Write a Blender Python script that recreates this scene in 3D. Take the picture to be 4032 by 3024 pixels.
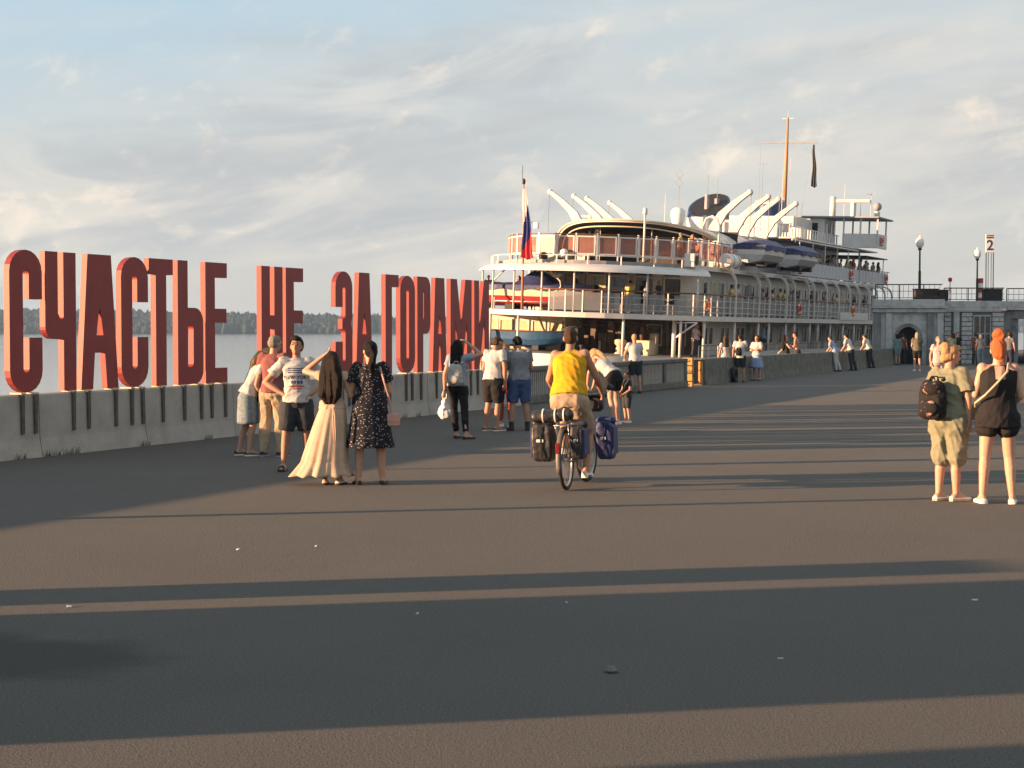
import bpy, bmesh, math, random
import numpy as np
from mathutils import Vector, Matrix, noise as mnoise

random.seed(7)
R = math.radians
for o in list(bpy.data.objects):
    bpy.data.objects.remove(o)
scene = bpy.context.scene
col = scene.collection

# ------------------------------------------------------------------ camera
EYE = 1.8
HAZE = .00013
cam_data = bpy.data.cameras.new('camera')
cam_data.lens = 57.6
cam_data.sensor_width = 36.0
cam_data.clip_start = 0.1
cam_data.clip_end = 9000
cam = bpy.data.objects.new('camera', cam_data)
cam.location = (0, 0, EYE)
cam.rotation_euler = (R(90 - 1.86), 0, 0)
col.objects.link(cam)
scene.camera = cam

# ------------------------------------------------------------------ light
SUN_EL = R(7.8)
SH = Vector((0.978, 0.208, 0)).normalized()            # the way shadows run over the ground
to_sun = Vector((-SH.x * math.cos(SUN_EL), -SH.y * math.cos(SUN_EL), math.sin(SUN_EL)))
sun_data = bpy.data.lights.new('sun', 'SUN')
sun_data.energy = 5.0
sun_data.angle = R(0.6)
sun_data.color = (1.0, 0.57, 0.30)
sun = bpy.data.objects.new('sun', sun_data)
sun.rotation_euler = (-to_sun).to_track_quat('-Z', 'Y').to_euler()
sun.location = (-60, -15, 40)
col.objects.link(sun)

world = bpy.data.worlds.new('World')
scene.world = world
world.use_nodes = True
wn, wl = world.node_tree.nodes, world.node_tree.links
wn.clear()
def W(t, **kw):
    n = wn.new(t)
    for k, v in kw.items():
        setattr(n, k, v)
    return n
def wmath(op, a, b=None, c=None):
    n = W('ShaderNodeMath', operation=op)
    for i, v in enumerate((a, b, c)):
        if v is None: continue
        if isinstance(v, (int, float)): n.inputs[i].default_value = v
        else: wl.new(v, n.inputs[i])
    return n.outputs[0]
def wmix(f, a, b):
    n = W('ShaderNodeMix', data_type='RGBA')
    for k, v in ((0, f), (6, a), (7, b)):
        if isinstance(v, (int, float)): n.inputs[k].default_value = v
        elif isinstance(v, tuple): n.inputs[k].default_value = (*v, 1)
        else: wl.new(v, n.inputs[k])
    return n.outputs[2]
def wramp(v, lo, hi):
    n = W('ShaderNodeMapRange', interpolation_type='SMOOTHSTEP')
    wl.new(v, n.inputs[0]); n.inputs[1].default_value = lo; n.inputs[2].default_value = hi
    return n.outputs[0]
def wnoise(vec, scale, detail=6, rough=.55, dist=0.0):
    n = W('ShaderNodeTexNoise'); wl.new(vec, n.inputs['Vector'])
    n.inputs['Scale'].default_value = scale; n.inputs['Detail'].default_value = detail
    n.inputs['Roughness'].default_value = rough; n.inputs['Distortion'].default_value = dist
    return n.outputs[0]
def wvec(x, y, z):
    n = W('ShaderNodeCombineXYZ')
    for i, v in enumerate((x, y, z)):
        if isinstance(v, (int, float)): n.inputs[i].default_value = v
        else: wl.new(v, n.inputs[i])
    return n.outputs[0]
sky = W('ShaderNodeTexSky', sky_type='NISHITA')
sky.sun_disc = False
sky.sun_elevation = SUN_EL
sky.sun_rotation = math.atan2(to_sun.x, to_sun.y)
sky.altitude = 100
sky.air_density = 1.0
sky.dust_density = 1.6
sky.ozone_density = 1.5
tc = W('ShaderNodeTexCoord')
sx = W('ShaderNodeSeparateXYZ'); wl.new(tc.outputs['Generated'], sx.inputs[0])
az = wmath('ARCTAN2', sx.outputs[0], sx.outputs[1])
el = wmath('ARCSINE', sx.outputs[2])
tilt = wmath('SUBTRACT', el, wmath('MULTIPLY', az, 0.12))       # streets of cloud rise to the north-east
v_broad = wvec(wmath('MULTIPLY', az, 2.2), wmath('MULTIPLY', tilt, 10.0), 3.1)
v_mid = wvec(wmath('MULTIPLY', az, 6.0), wmath('MULTIPLY', tilt, 22.0), 7.7)
v_puff = wvec(wmath('MULTIPLY', az, 26.0), wmath('MULTIPLY', tilt, 40.0), 1.3)
n_broad = wnoise(v_broad, 1.0, 7, .55, .4)
n_mid = wnoise(v_mid, 1.0, 8, .6, .7)
n_puff = wnoise(v_puff, 1.0, 6, .6, .5)
skyc = W('ShaderNodeMix', data_type='RGBA', blend_type='MULTIPLY')
skyc.inputs[0].default_value = 1.0
wl.new(sky.outputs[0], skyc.inputs[6]); skyc.inputs[7].default_value = (0.10, 0.10, 0.10, 1)
SKY_MIX = skyc.outputs[2]
hi = wramp(el, 0.02, 0.22)
east = wramp(az, -.25, .30)
clear = wmix(0.85, SKY_MIX, wmix(hi, (.268, .256, .240), wmix(east, (.190, .262, .312), (.232, .256, .266))))
veil = wmix(wramp(n_mid, .28, .72), (.225, .232, .236), (.335, .306, .268))   # thin grey to cream layer
cover = wmath('MULTIPLY', wramp(n_broad, .36, .64), wmath('SUBTRACT', .92, wmath('MULTIPLY', wmath('SUBTRACT', 1.0, east), wmath('MULTIPLY', hi, .55))))
c1 = wmix(cover, clear, veil)
lit = wmath('MULTIPLY', wramp(n_puff, .54, .72), wramp(n_broad, .42, .58))
c2 = wmix(wmath('MULTIPLY', lit, .60), c1, (.42, .362, .292))
streak = wmath('MULTIPLY', wramp(n_mid, .56, .38), wramp(n_broad, .48, .64))
c3 = wmix(wmath('MULTIPLY', streak, .50), c2, (.180, .194, .204))
bg = W('ShaderNodeBackground'); bg.inputs[1].default_value = .775
wl.new(c3, bg.inputs[0])
wo = W('ShaderNodeOutputWorld'); wl.new(bg.outputs[0], wo.inputs[0])

vs = scene.view_settings
vs.view_transform = 'Standard'
vs.look = 'None'
vs.exposure = 1.76
vs.gamma = 1.0
vs.use_curve_mapping = False
scene.cycles.max_bounces = 6
scene.cycles.transparent_max_bounces = 12

# ------------------------------------------------------------------ helpers
class MB:
    """collects shapes and builds ONE mesh object"""
    def __init__(s):
        s.v = []; s.f = []; s.m = []; s.T = None; s.mi = 0
    def _add(s, vs_, fs):
        n = len(s.v)
        if s.T is not None: vs_ = [s.T @ Vector(p) for p in vs_]
        s.v += [tuple(p) for p in vs_]
        s.f += [tuple(i + n for i in f) for f in fs]
        s.m += [s.mi] * len(fs)
        return s
    def box(s, x0, x1, y0, y1, z0, z1):
        p = [(x0,y0,z0),(x1,y0,z0),(x1,y1,z0),(x0,y1,z0),(x0,y0,z1),(x1,y0,z1),(x1,y1,z1),(x0,y1,z1)]
        return s._add(p, [(0,3,2,1),(4,5,6,7),(0,1,5,4),(1,2,6,5),(2,3,7,6),(3,0,4,7)])
    def bbox(s, x0, x1, y0, y1, z0, z1, b=.01):
        """box with chamfered edges"""
        c = [((x0+x1)/2,(y0+y1)/2,(z0+z1)/2), ((x1-x0)/2,(y1-y0)/2,(z1-z0)/2)]
        b = min(b, *[h*.45 for h in c[1]])
        bm = bmesh.new(); bmesh.ops.create_cube(bm, size=2)
        for q in bm.verts: q.co = Vector([c[0][i] + q.co[i]*c[1][i] for i in range(3)])
        bmesh.ops.bevel(bm, geom=bm.edges[:], offset=b, segments=1, affect='EDGES')
        bm.verts.index_update()
        s._add([q.co.copy() for q in bm.verts], [tuple(q.index for q in f.verts) for f in bm.faces]); bm.free()
        return s
    def rings(s, rs, close=True, cap=True):
        """loft over lists of points of equal length"""
        n = len(rs[0]); vs_ = [p for r in rs for p in r]; fs = []
        for i in range(len(rs)-1):
            for j in range(n if close else n-1):
                k = (j+1) % n
                fs.append((i*n+j, i*n+k, (i+1)*n+k, (i+1)*n+j))
        if cap and close:
            fs.append(tuple(range(n-1, -1, -1)))
            fs.append(tuple((len(rs)-1)*n+j for j in range(n)))
        return s._add(vs_, fs)
    def tube(s, pts, r, n=8, cap=True):
        pts = [Vector(p) for p in pts]
        rr = r if isinstance(r, (list, tuple)) else [r]*len(pts)
        rs = []; up = None
        for i, p in enumerate(pts):
            d = (pts[min(i+1, len(pts)-1)] - pts[max(i-1, 0)])
            if d.length < 1e-9: d = Vector((0,0,1))
            d.normalize()
            if up is None: up = Vector((0,0,1)) if abs(d.z) < .95 else Vector((1,0,0))
            a = d.cross(up).normalized(); b = a.cross(d).normalized()
            up = b
            rs.append([p + (a*math.cos(2*math.pi*k/n) + b*math.sin(2*math.pi*k/n))*rr[i] for k in range(n)])
        return s.rings(rs, True, cap)
    def cap(s, a, b, ra, rb, n=12, k=4):
        """capsule with a radius at each end"""
        a, b = Vector(a), Vector(b); d = (b-a)
        if d.length < 1e-6: d = Vector((0,0,1e-4)); b = a + d
        d.normalize()
        pts = []; rr = []
        for i in range(k+1):
            t = math.pi/2*(1-i/k); pts.append(a - d*ra*math.sin(t)); rr.append(max(ra*math.cos(t), 1e-4))
        for i in range(k+1):
            t = math.pi/2*i/k; pts.append(b + d*rb*math.sin(t)); rr.append(max(rb*math.cos(t), 1e-4))
        return s.tube(pts, rr, n)
    def ell(s, c, r, n=16, k=9, rot=None):
        c = Vector(c); rs = []
        for i in range(k+1):
            t = -math.pi/2 + math.pi*i/k
            q = max(math.cos(t), .01)
            ring = [Vector((r[0]*q*math.cos(2*math.pi*j/n), r[1]*q*math.sin(2*math.pi*j/n), r[2]*math.sin(t))) for j in range(n)]
            if rot is not None: ring = [rot @ p for p in ring]
            rs.append([c+p for p in ring])
        return s.rings(rs)
    def lathe(s, prof, c=(0,0,0), n=16):
        c = Vector(c)
        rs = [[c + Vector((max(r,1e-4)*math.cos(2*math.pi*j/n), max(r,1e-4)*math.sin(2*math.pi*j/n), z)) for j in range(n)] for r, z in prof]
        return s.rings(rs)
    def prism(s, poly, a, b):
        """poly of 3D points, swept along vector from a to b offsets"""
        a, b = Vector(a), Vector(b)
        return s.rings([[Vector(p)+a for p in poly], [Vector(p)+b for p in poly]])
    def mesh(s, name, mats):
        me = bpy.data.meshes.new(name)
        me.from_pydata(s.v, [], s.f)
        mats = mats if isinstance(mats, (list, tuple)) else [mats]
        for m in mats: me.materials.append(m)
        if any(s.m): me.polygons.foreach_set('material_index', s.m)
        me.update()
        bm = bmesh.new(); bm.from_mesh(me); bmesh.ops.recalc_face_normals(bm, faces=bm.faces); bm.to_mesh(me); bm.free()
        return me
    def build(s, name, mats, parent=None, smooth=False, M=None):
        return link(name, s.mesh(name, mats), parent, smooth, M)

def link(name, me, parent=None, smooth=False, M=None):
    o = bpy.data.objects.new(name, me)
    col.objects.link(o)
    if parent is not None: o.parent = parent
    if M is not None: o.matrix_local = M
    if smooth and me is not None:
        me.polygons.foreach_set('use_smooth', [True]*len(me.polygons))
        if smooth == 'auto':
            me.set_sharp_from_angle(angle=R(38))
    return o
def tag(o, label, cat, group=None):
    o['label'] = label; o['category'] = cat
    if group: o['group'] = group
    return o
def struct(o):
    o['kind'] = 'structure'; return o
def thing(name, label, cat, M=None, group=None):
    o = bpy.data.objects.new(name, None); col.objects.link(o)
    o.empty_display_size = .2
    if M is not None: o.matrix_world = M
    return tag(o, label, cat, group)
def Tr(x, y, z=0, rz=0):
    return Matrix.Translation((x, y, z)) @ Matrix.Rotation(rz, 4, 'Z')

# ------------------------------------------------------------------ materials
MATS = {}
def mat(name, c, rough=.6, var=.12, scale=6.0, bump=0.0, bscale=60.0, metal=0.0, c2=None, lo=.35, hi=.65, spec=.4,
        stretch=(1,1,1), trans=0.0, coat=0.0, detail=5):
    if name in MATS: return MATS[name]
    m = bpy.data.materials.new(name); m.use_nodes = True
    nt = m.node_tree; b = nt.nodes['Principled BSDF']
    b.inputs['Roughness'].default_value = rough; b.inputs['Metallic'].default_value = metal
    b.inputs['Specular IOR Level'].default_value = spec
    if coat: b.inputs['Coat Weight'].default_value = coat
    t = nt.nodes.new('ShaderNodeTexCoord'); mp = nt.nodes.new('ShaderNodeMapping'); mp.inputs['Scale'].default_value = stretch
    nt.links.new(t.outputs['Object'], mp.inputs[0])
    n = nt.nodes.new('ShaderNodeTexNoise'); n.inputs['Scale'].default_value = scale; n.inputs['Detail'].default_value = detail
    n.inputs['Roughness'].default_value = .6
    nt.links.new(mp.outputs[0], n.inputs['Vector'])
    mr = nt.nodes.new('ShaderNodeMapRange'); mr.inputs[1].default_value = lo; mr.inputs[2].default_value = hi
    nt.links.new(n.outputs[0], mr.inputs[0])
    mx = nt.nodes.new('ShaderNodeMix'); mx.data_type = 'RGBA'
    nt.links.new(mr.outputs[0], mx.inputs[0])
    if c2 is None:
        mx.inputs[6].default_value = (*[x*(1-var) for x in c], 1); mx.inputs[7].default_value = (*[min(1, x*(1+var)) for x in c], 1)
    else:
        mx.inputs[6].default_value = (*c, 1); mx.inputs[7].default_value = (*c2, 1)
    nt.links.new(mx.outputs[2], b.inputs['Base Color'])
    if bump:
        n2 = nt.nodes.new('ShaderNodeTexNoise'); n2.inputs['Scale'].default_value = bscale; n2.inputs['Detail'].default_value = 4
        nt.links.new(mp.outputs[0], n2.inputs['Vector'])
        bp = nt.nodes.new('ShaderNodeBump'); bp.inputs['Strength'].default_value = bump; bp.inputs['Distance'].default_value = .02
        nt.links.new(n2.outputs[0], bp.inputs['Height']); nt.links.new(bp.outputs[0], b.inputs['Normal'])
    if trans: b.inputs['Transmission Weight'].default_value = trans
    MATS[name] = m
    return m
def node(m, t, **kw):
    n = m.node_tree.nodes.new(t)
    for k, v in kw.items(): setattr(n, k, v)
    return n
def cloth(name, c, **kw):
    kw.setdefault('rough', .85); kw.setdefault('var', .10); kw.setdefault('bump', .25); kw.setdefault('bscale', 260); kw.setdefault('spec', .2)
    return mat('cloth_'+name, c, **kw)

# --- asphalt: coarse grain, wear, patches, one dark spill, tyre-polished lanes
asphalt = bpy.data.materials.new('asphalt'); asphalt.use_nodes = True
nt = asphalt.node_tree; B = nt.nodes['Principled BSDF']
B.inputs['Roughness'].default_value = .92; B.inputs['Specular IOR Level'].default_value = .25
tcn = nt.nodes.new('ShaderNodeTexCoord')
def an(scale, detail=4, rough=.6, vec=None, dist=0):
    n = nt.nodes.new('ShaderNodeTexNoise'); n.inputs['Scale'].default_value = scale; n.inputs['Detail'].default_value = detail
    n.inputs['Roughness'].default_value = rough; n.inputs['Distortion'].default_value = dist
    nt.links.new(vec or tcn.outputs['Object'], n.inputs['Vector']); return n.outputs[0]
def amr(v, a, b, c=0.0, d=1.0):
    n = nt.nodes.new('ShaderNodeMapRange'); nt.links.new(v, n.inputs[0])
    for i, q in enumerate((a, b, c, d)): n.inputs[i+1].default_value = q
    return n.outputs[0]
def amix(f, a, b, bt='MIX'):
    n = nt.nodes.new('ShaderNodeMix'); n.data_type = 'RGBA'; n.blend_type = bt
    for k, v in ((0, f), (6, a), (7, b)):
        if isinstance(v, (int, float)): n.inputs[k].default_value = v
        elif isinstance(v, tuple): n.inputs[k].default_value = (*v, 1)
        else: nt.links.new(v, n.inputs[k])
    return n.outputs[2]
grain = an(75, 4, .8); grain2 = an(30, 6, .75); wear = an(.55, 6, .6, dist=.6); wear2 = an(.11, 4, .55)
base = amix(amr(wear, .3, .72), (.105, .104, .100), (.165, .160, .151))
base = amix(amr(wear2, .35, .68), base, (.132, .130, .124))
base = amix(amr(grain, .35, .70), amix(.55, base, (.03, .03, .03)), amix(.60, base, (.27, .26, .24)))
vor = nt.nodes.new('ShaderNodeTexVoronoi'); vor.inputs['Scale'].default_value = 95
nt.links.new(tcn.outputs['Object'], vor.inputs['Vector'])
base = amix(amr(vor.outputs['Distance'], .09, .0), base, (.36, .34, .31))
base = amix(amr(grain2, .36, .24), base, (.045, .044, .042))
sep = nt.nodes.new('ShaderNodeSeparateXYZ'); nt.links.new(tcn.outputs['Object'], sep.inputs[0])
def amath(op, a, b=None):
    n = nt.nodes.new('ShaderNodeMath'); n.operation = op
    for i, v in enumerate((a, b)):
        if v is None: continue
        if isinstance(v, (int, float)): n.inputs[i].default_value = v
        else: nt.links.new(v, n.inputs[i])
    return n.outputs[0]
dx = amath('MULTIPLY', amath('ADD', sep.outputs[0], 2.95), .62); dy = amath('MULTIPLY', amath('SUBTRACT', sep.outputs[1], 9.0), 1.15)
dist2 = amath('SQRT', amath('ADD', amath('MULTIPLY', dx, dx), amath('MULTIPLY', dy, dy)))
spill = amr(amath('ADD', dist2, amath('MULTIPLY', amath('SUBTRACT', wear, .5), 1.4)), .75, .45)
base = amix(amath('MULTIPLY', spill, .55), base, (.040, .038, .036))
nt.links.new(base, B.inputs['Base Color'])
hgt = amath('ADD', amath('MULTIPLY', grain, .6), amath('ADD', amath('MULTIPLY', grain2, .9), amath('MULTIPLY', vor.outputs['Distance'], .35)))
bp = nt.nodes.new('ShaderNodeBump'); bp.inputs['Strength'].default_value = 1.0; bp.inputs['Distance'].default_value = .03
nt.links.new(hgt, bp.inputs['Height']); nt.links.new(bp.outputs[0], B.inputs['Normal'])

# --- river
water_m = bpy.data.materials.new('river_water'); water_m.use_nodes = True
nt = water_m.node_tree; Bw = nt.nodes['Principled BSDF']
Bw.inputs['Base Color'].default_value = (.05, .055, .05, 1); Bw.inputs['Roughness'].default_value = .10; Bw.inputs['IOR'].default_value = 1.33
Bw.inputs['Specular IOR Level'].default_value = .6
tcw = nt.nodes.new('ShaderNodeTexCoord')
mpw = nt.nodes.new('ShaderNodeMapping'); mpw.inputs['Scale'].default_value = (.5, 1.3, 1); mpw.inputs['Rotation'].default_value = (0, 0, .25)
nt.links.new(tcw.outputs['Object'], mpw.inputs[0])
nw = nt.nodes.new('ShaderNodeTexNoise'); nw.inputs['Scale'].default_value = 1.1; nw.inputs['Detail'].default_value = 5
nt.links.new(mpw.outputs[0], nw.inputs['Vector'])
bw = nt.nodes.new('ShaderNodeBump'); bw.inputs['Strength'].default_value = .10; bw.inputs['Distance'].default_value = .08
nt.links.new(nw.outputs[0], bw.inputs['Height']); nt.links.new(bw.outputs[0], Bw.inputs['Normal'])

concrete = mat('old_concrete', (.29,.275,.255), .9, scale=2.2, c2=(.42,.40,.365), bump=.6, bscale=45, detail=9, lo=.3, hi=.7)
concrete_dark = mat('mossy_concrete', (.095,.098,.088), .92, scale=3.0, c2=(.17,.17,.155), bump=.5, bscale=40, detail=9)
red_paint = mat('red_letter_paint', (.23,.030,.028), .5, var=.10, scale=3.0, bump=.06, bscale=25, spec=.45)
rust_steel = mat('dark_bracket_steel', (.085,.08,.078), .7, scale=14, c2=(.13,.115,.105), bump=.3, metal=.3)
ship_white = mat('ship_white_paint', (.54,.53,.515), .42, scale=1.2, c2=(.62,.61,.59), bump=.05, bscale=6, detail=8)
ship_cream = mat('ship_cream_paint', (.52,.45,.32), .5, scale=1.6, c2=(.60,.53,.40), detail=8)
ship_grey = mat('ship_deck_grey', (.22,.24,.27), .7, scale=2, c2=(.30,.31,.33), detail=8)
ship_blue = mat('ship_blue_paint', (.025,.05,.14), .4, var=.2, scale=2)
ship_dark = mat('ship_black_paint', (.018,.018,.02), .55, var=.3)
teak = mat('varnished_rail_wood', (.10,.045,.025), .45, scale=10, c2=(.16,.075,.04), stretch=(1,6,6))
mast_brown = mat('mast_varnish', (.36,.17,.09), .5, scale=6, c2=(.44,.22,.12))
saloon_shade = mat('saloon_shade_brown', (.045,.038,.030), .8, var=.2)  # dark brown, with the shade under the vaulted roof put into the colour
curtain = mat('curtain_cloth', (.44,.37,.23), .9, scale=9, c2=(.62,.54,.36), stretch=(6,6,.3), bump=.4, bscale=20)
tarp_blue = mat('blue_tarpaulin', (.018,.028,.105), .55, scale=5, c2=(.035,.05,.16), bump=.5, bscale=9)
boat_blue = mat('boat_blue_hull', (.02,.075,.17), .45, scale=3, c2=(.035,.11,.24))
boat_red = mat('boat_red_bottom', (.40,.03,.035), .4, var=.15)
orange_ring = mat('life_ring_orange', (.60,.10,.03), .5, var=.15)
rail_steel = mat('black_rail_steel', (.03,.03,.032), .5, var=.2, metal=.4)
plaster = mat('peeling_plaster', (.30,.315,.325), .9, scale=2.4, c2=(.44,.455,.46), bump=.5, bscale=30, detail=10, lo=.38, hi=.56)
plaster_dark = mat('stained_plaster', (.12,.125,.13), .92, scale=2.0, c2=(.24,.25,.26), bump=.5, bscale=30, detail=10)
white_plain = mat('white_enamel', (.78,.77,.74), .4, var=.05)
black_plain = mat('black_rubber', (.015,.015,.016), .75, var=.25, bump=.2)
glass_dark = mat('dark_cabin_glass', (.02,.022,.024), .08, var=.2, spec=.7)
lamp_globe = mat('opal_lamp_globe', (.82,.80,.74), .3, var=.03)
pink_glass = bpy.data.materials.new('pink_tinted_glass'); pink_glass.use_nodes = True
nt = pink_glass.node_tree; pb = nt.nodes['Principled BSDF']
pb.inputs['Base Color'].default_value = (.46,.26,.21,1); pb.inputs['Roughness'].default_value = .18
pbt = nt.nodes.new('ShaderNodeBsdfTransparent'); pbt.inputs[0].default_value = (.85,.62,.55,1)
pbm = nt.nodes.new('ShaderNodeMixShader'); nz = nt.nodes.new('ShaderNodeTexNoise'); nz.inputs['Scale'].default_value = 3
mrz = nt.nodes.new('ShaderNodeMapRange'); mrz.inputs[3].default_value = .5; mrz.inputs[4].default_value = .72
nt.links.new(nz.outputs[0], mrz.inputs[0]); nt.links.new(mrz.outputs[0], pbm.inputs[0])
nt.links.new(pb.outputs[0], pbm.inputs[1]); nt.links.new(pbt.outputs[0], pbm.inputs[2])
nt.links.new(pbm.outputs[0], nt.nodes['Material Output'].inputs[0])
clear_glass = bpy.data.materials.new('clear_rail_glass'); clear_glass.use_nodes = True
nt = clear_glass.node_tree; pb = nt.nodes['Principled BSDF']
pb.inputs['Base Color'].default_value = (.33,.35,.37,1); pb.inputs['Roughness'].default_value = .15
pbt = nt.nodes.new('ShaderNodeBsdfTransparent'); pbt.inputs[0].default_value = (.8,.83,.86,1)
pbm = nt.nodes.new('ShaderNodeMixShader'); pbm.inputs[0].default_value = .62
nt.links.new(pb.outputs[0], pbm.inputs[1]); nt.links.new(pbt.outputs[0], pbm.inputs[2])
nt.links.new(pbm.outputs[0], nt.nodes['Material Output'].inputs[0])

# ------------------------------------------------------------------ the quay
# wall line on the land side: X = WX0 + WK * Y
WX0, WK = -16.70, 0.4264
WA = math.atan(WK)
U = Vector((math.sin(WA), math.cos(WA), 0)); N = Vector((-math.cos(WA), math.sin(WA), 0))   # along, and towards the river
def wallp(y, off=0.0, z=0.0):
    """point on the wall line at depth y, moved off metres towards the river"""
    p = Vector((WX0 + WK*y, y, z)) + N*off
    return p
def Mw(y, off=0.0, z=0.0):
    """frame on the wall: local x along the wall away from the camera, local y towards the river"""
    p = wallp(y, off, z)
    return Matrix(((U.x, N.x, 0, p.x), (U.y, N.y, 0, p.y), (0, 0, 1, p.z), (0, 0, 0, 1)))
def ws(y0, y1): return (y1-y0)/math.cos(WA)

g = MB()
a, b = wallp(-60, .55), wallp(900, .55)
g._add([(a.x, a.y, 0), (400, -60, 0), (900, 900, 0), (b.x, b.y, 0)], [(0, 1, 2, 3)])
struct(g.build('quay_pavement', asphalt))
g = MB()
L = ws(-60, 900)
g.box(0, L, .56, 1.0, -4, .02)
struct(g.build('quay_edge', concrete_dark, M=Mw(-60)))
g = MB(); g._add([(-5000, -900, -2.0), (5000, -900, -2.0), (5000, 6500, -2.0), (-5000, 6500, -2.0)], [(0,1,2,3)])
struct(g.build('river_water', water_m))
g = MB(); g._add([(-5000, -900, -2.6), (6000, -900, -2.6), (6000, 6500, -2.6), (-5000, 6500, -2.6)], [(0,1,2,3)])
struct(g.build('river_bed', concrete_dark))

# far bank: wooded ridges
wood_m = mat('far_wood_foliage', (.010,.022,.016), .95, scale=.06, c2=(.022,.038,.026), detail=8)
ridge_m = mat('far_ridge_ground', (.016,.024,.015), .95, scale=.02, c2=(.03,.038,.024))
def ridge(name, pts, depth, D):
    m = MB()
    rows = []
    n = 90
    for j, (fz, dy) in enumerate(((0.0, 0), (.25, 14), (.62, 60), (.86, 130), (.9, depth))):
        row = []
        for i in range(n+1):
            t = i/n
            x = pts[0][0] + (pts[-1][0]-pts[0][0])*t
            for (xa, ha), (xb, hb) in zip(pts, pts[1:]):
                if xa <= x <= xb: h = ha + (hb-ha)*(x-xa)/(xb-xa)
            h *= .62
            row.append((x, D+dy+8*math.sin(i*.7), -2.2 + h*fz*(1+.12*mnoise.noise((x*.01, dy, 3)))))
        rows.append(row)
    m.rings(rows, close=False)
    return m.build(name, ridge_m, smooth=True)
near_pts = [(-1300, 34), (-720, 36), (-560, 37), (-430, 30), (-330, 24), (-230, 22), (-158, 19), (-140, 5), (-128, 1)]
far_pts = [(-700, 24), (-260, 25), (0, 22), (900, 20), (2200, 20)]
struct(ridge('far_river_bank', near_pts, 500, 2000))
struct(ridge('farther_river_bank', far_pts, 700, 3600))
def wood(name, label, pts, D, count, size):
    rng = np.random.default_rng(5)
    bm = bmesh.new(); bmesh.ops.create_icosphere(bm, subdivisions=1, radius=1.0)
    iv = np.array([v.co[:] for v in bm.verts]); ifc = np.array([[v.index for v in f.verts] for f in bm.faces]); bm.free()
    V = []; F = []; k = 0
    for _ in range(count):
        x = rng.uniform(pts[0][0], pts[-1][0])
        for (xa, ha), (xb, hb) in zip(pts, pts[1:]):
            if xa <= x <= xb: h = ha + (hb-ha)*(x-xa)/(xb-xa)
        t = rng.uniform(0, 1)**.8
        fz = np.interp(t, [0, .1, .5, 1], [0, .25, .62, .86]); dy = np.interp(t, [0, .1, .5, 1], [0, 14, 60, 130])
        r = size*rng.uniform(.55, 1.25)*(1.15 if t > .5 else 1) * min(1, .15 + h/18)
        c = np.array([x, D+dy, -2.2 + h*.62*fz + r*.75])
        sc = r*np.array([rng.uniform(.6, 1.0), .8, rng.uniform(.8, 1.5)])
        V.append(iv*sc*(1+rng.uniform(-.22, .22, (len(iv), 1))) + c); F.append(ifc+k); k += len(iv)
    me = bpy.data.meshes.new(name); me.from_pydata(np.concatenate(V).tolist(), [], np.concatenate(F).tolist()); me.materials.append(wood_m)
    o = link(name, me); o['kind'] = 'stuff'
    return tag(o, label, 'forest')
wood('far_forest', 'dark green forest along the far river bank', near_pts, 2000, 15000, 5.2)
wood('farther_forest', 'hazy blue forest on the farther ridge past the headland', far_pts, 3600, 4000, 10)
house_wall = mat('far_house_wall', (.62,.60,.55), .8); house_roof = mat('far_house_roof', (.18,.10,.08), .8)
for i, (x, z, w, d) in enumerate([(-208, 20, 9, -8), (-222, 9.5, 13, -30), (-205, 8.2, 10, -34), (-560, 25, 8, -10)]):
    t = thing('far_house', ['white house standing tall among trees on the far bank ridge', 'long pale house low among the far bank trees',
              'small pale house beside the long house on the far bank', 'pale house high on the wooded far bank behind the red letters'][i],
              'house', Tr(x, 2000+60+d, z-6))
    m = MB(); m.box(-w/2, w/2, -4, 4, 0, 6.5); m.build('wall', house_wall, t)
    m = MB(); m.rings([[(-w/2-.5, -4.6, 6.5), (-w/2-.5, 4.6, 6.5), (-w/2-.5, 0, 10)], [(w/2+.5, -4.6, 6.5), (w/2+.5, 4.6, 6.5), (w/2+.5, 0, 10)]]); m.build('roof', house_roof, t)
    for k in range(3):
        m = MB(); m.box(-w/3+k*w/3-.6, -w/3+k*w/3+.6, -4.1, -4.02, 2.4, 4.2); m.build('window', glass_dark, t)

# ------------------------------------------------------------------ parapet walls
WT = .30
def wall_run(label, y0, y1, h, m, cope=True):
    t = thing('parapet_wall', label, 'wall', Mw(y0))
    Ls = ws(y0, y1); b = MB()
    nseg = max(2, int(Ls/2.5)); cuts = [Ls*i/nseg for i in range(nseg+1)]
    for i in range(nseg):                                     # cast sections with recessed joints
        s = MB(); x0, x1 = cuts[i]+.006, cuts[i+1]-.006
        j = random.uniform(-.004, .004)
        s.rings([[(x, 0+j, 0), (x, -.05+j, .0), (x, 0.0+j, h*.30), (x, .02+j, h-.02), (x, .04+j, h), (x, WT-.03+j, h), (x, WT+j, h-.03), (x, WT+.04, 0)] for x in (x0, x1)])
        s.build('wall_section', m, t)
    b.box(.0, Ls, .05, WT-.05, 0, h-.06); b.build('joint_fill', concrete_dark, t)
    return t
wall_run('weathered grey concrete parapet carrying the red letters', -30, 39.6, .90, concrete)

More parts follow.
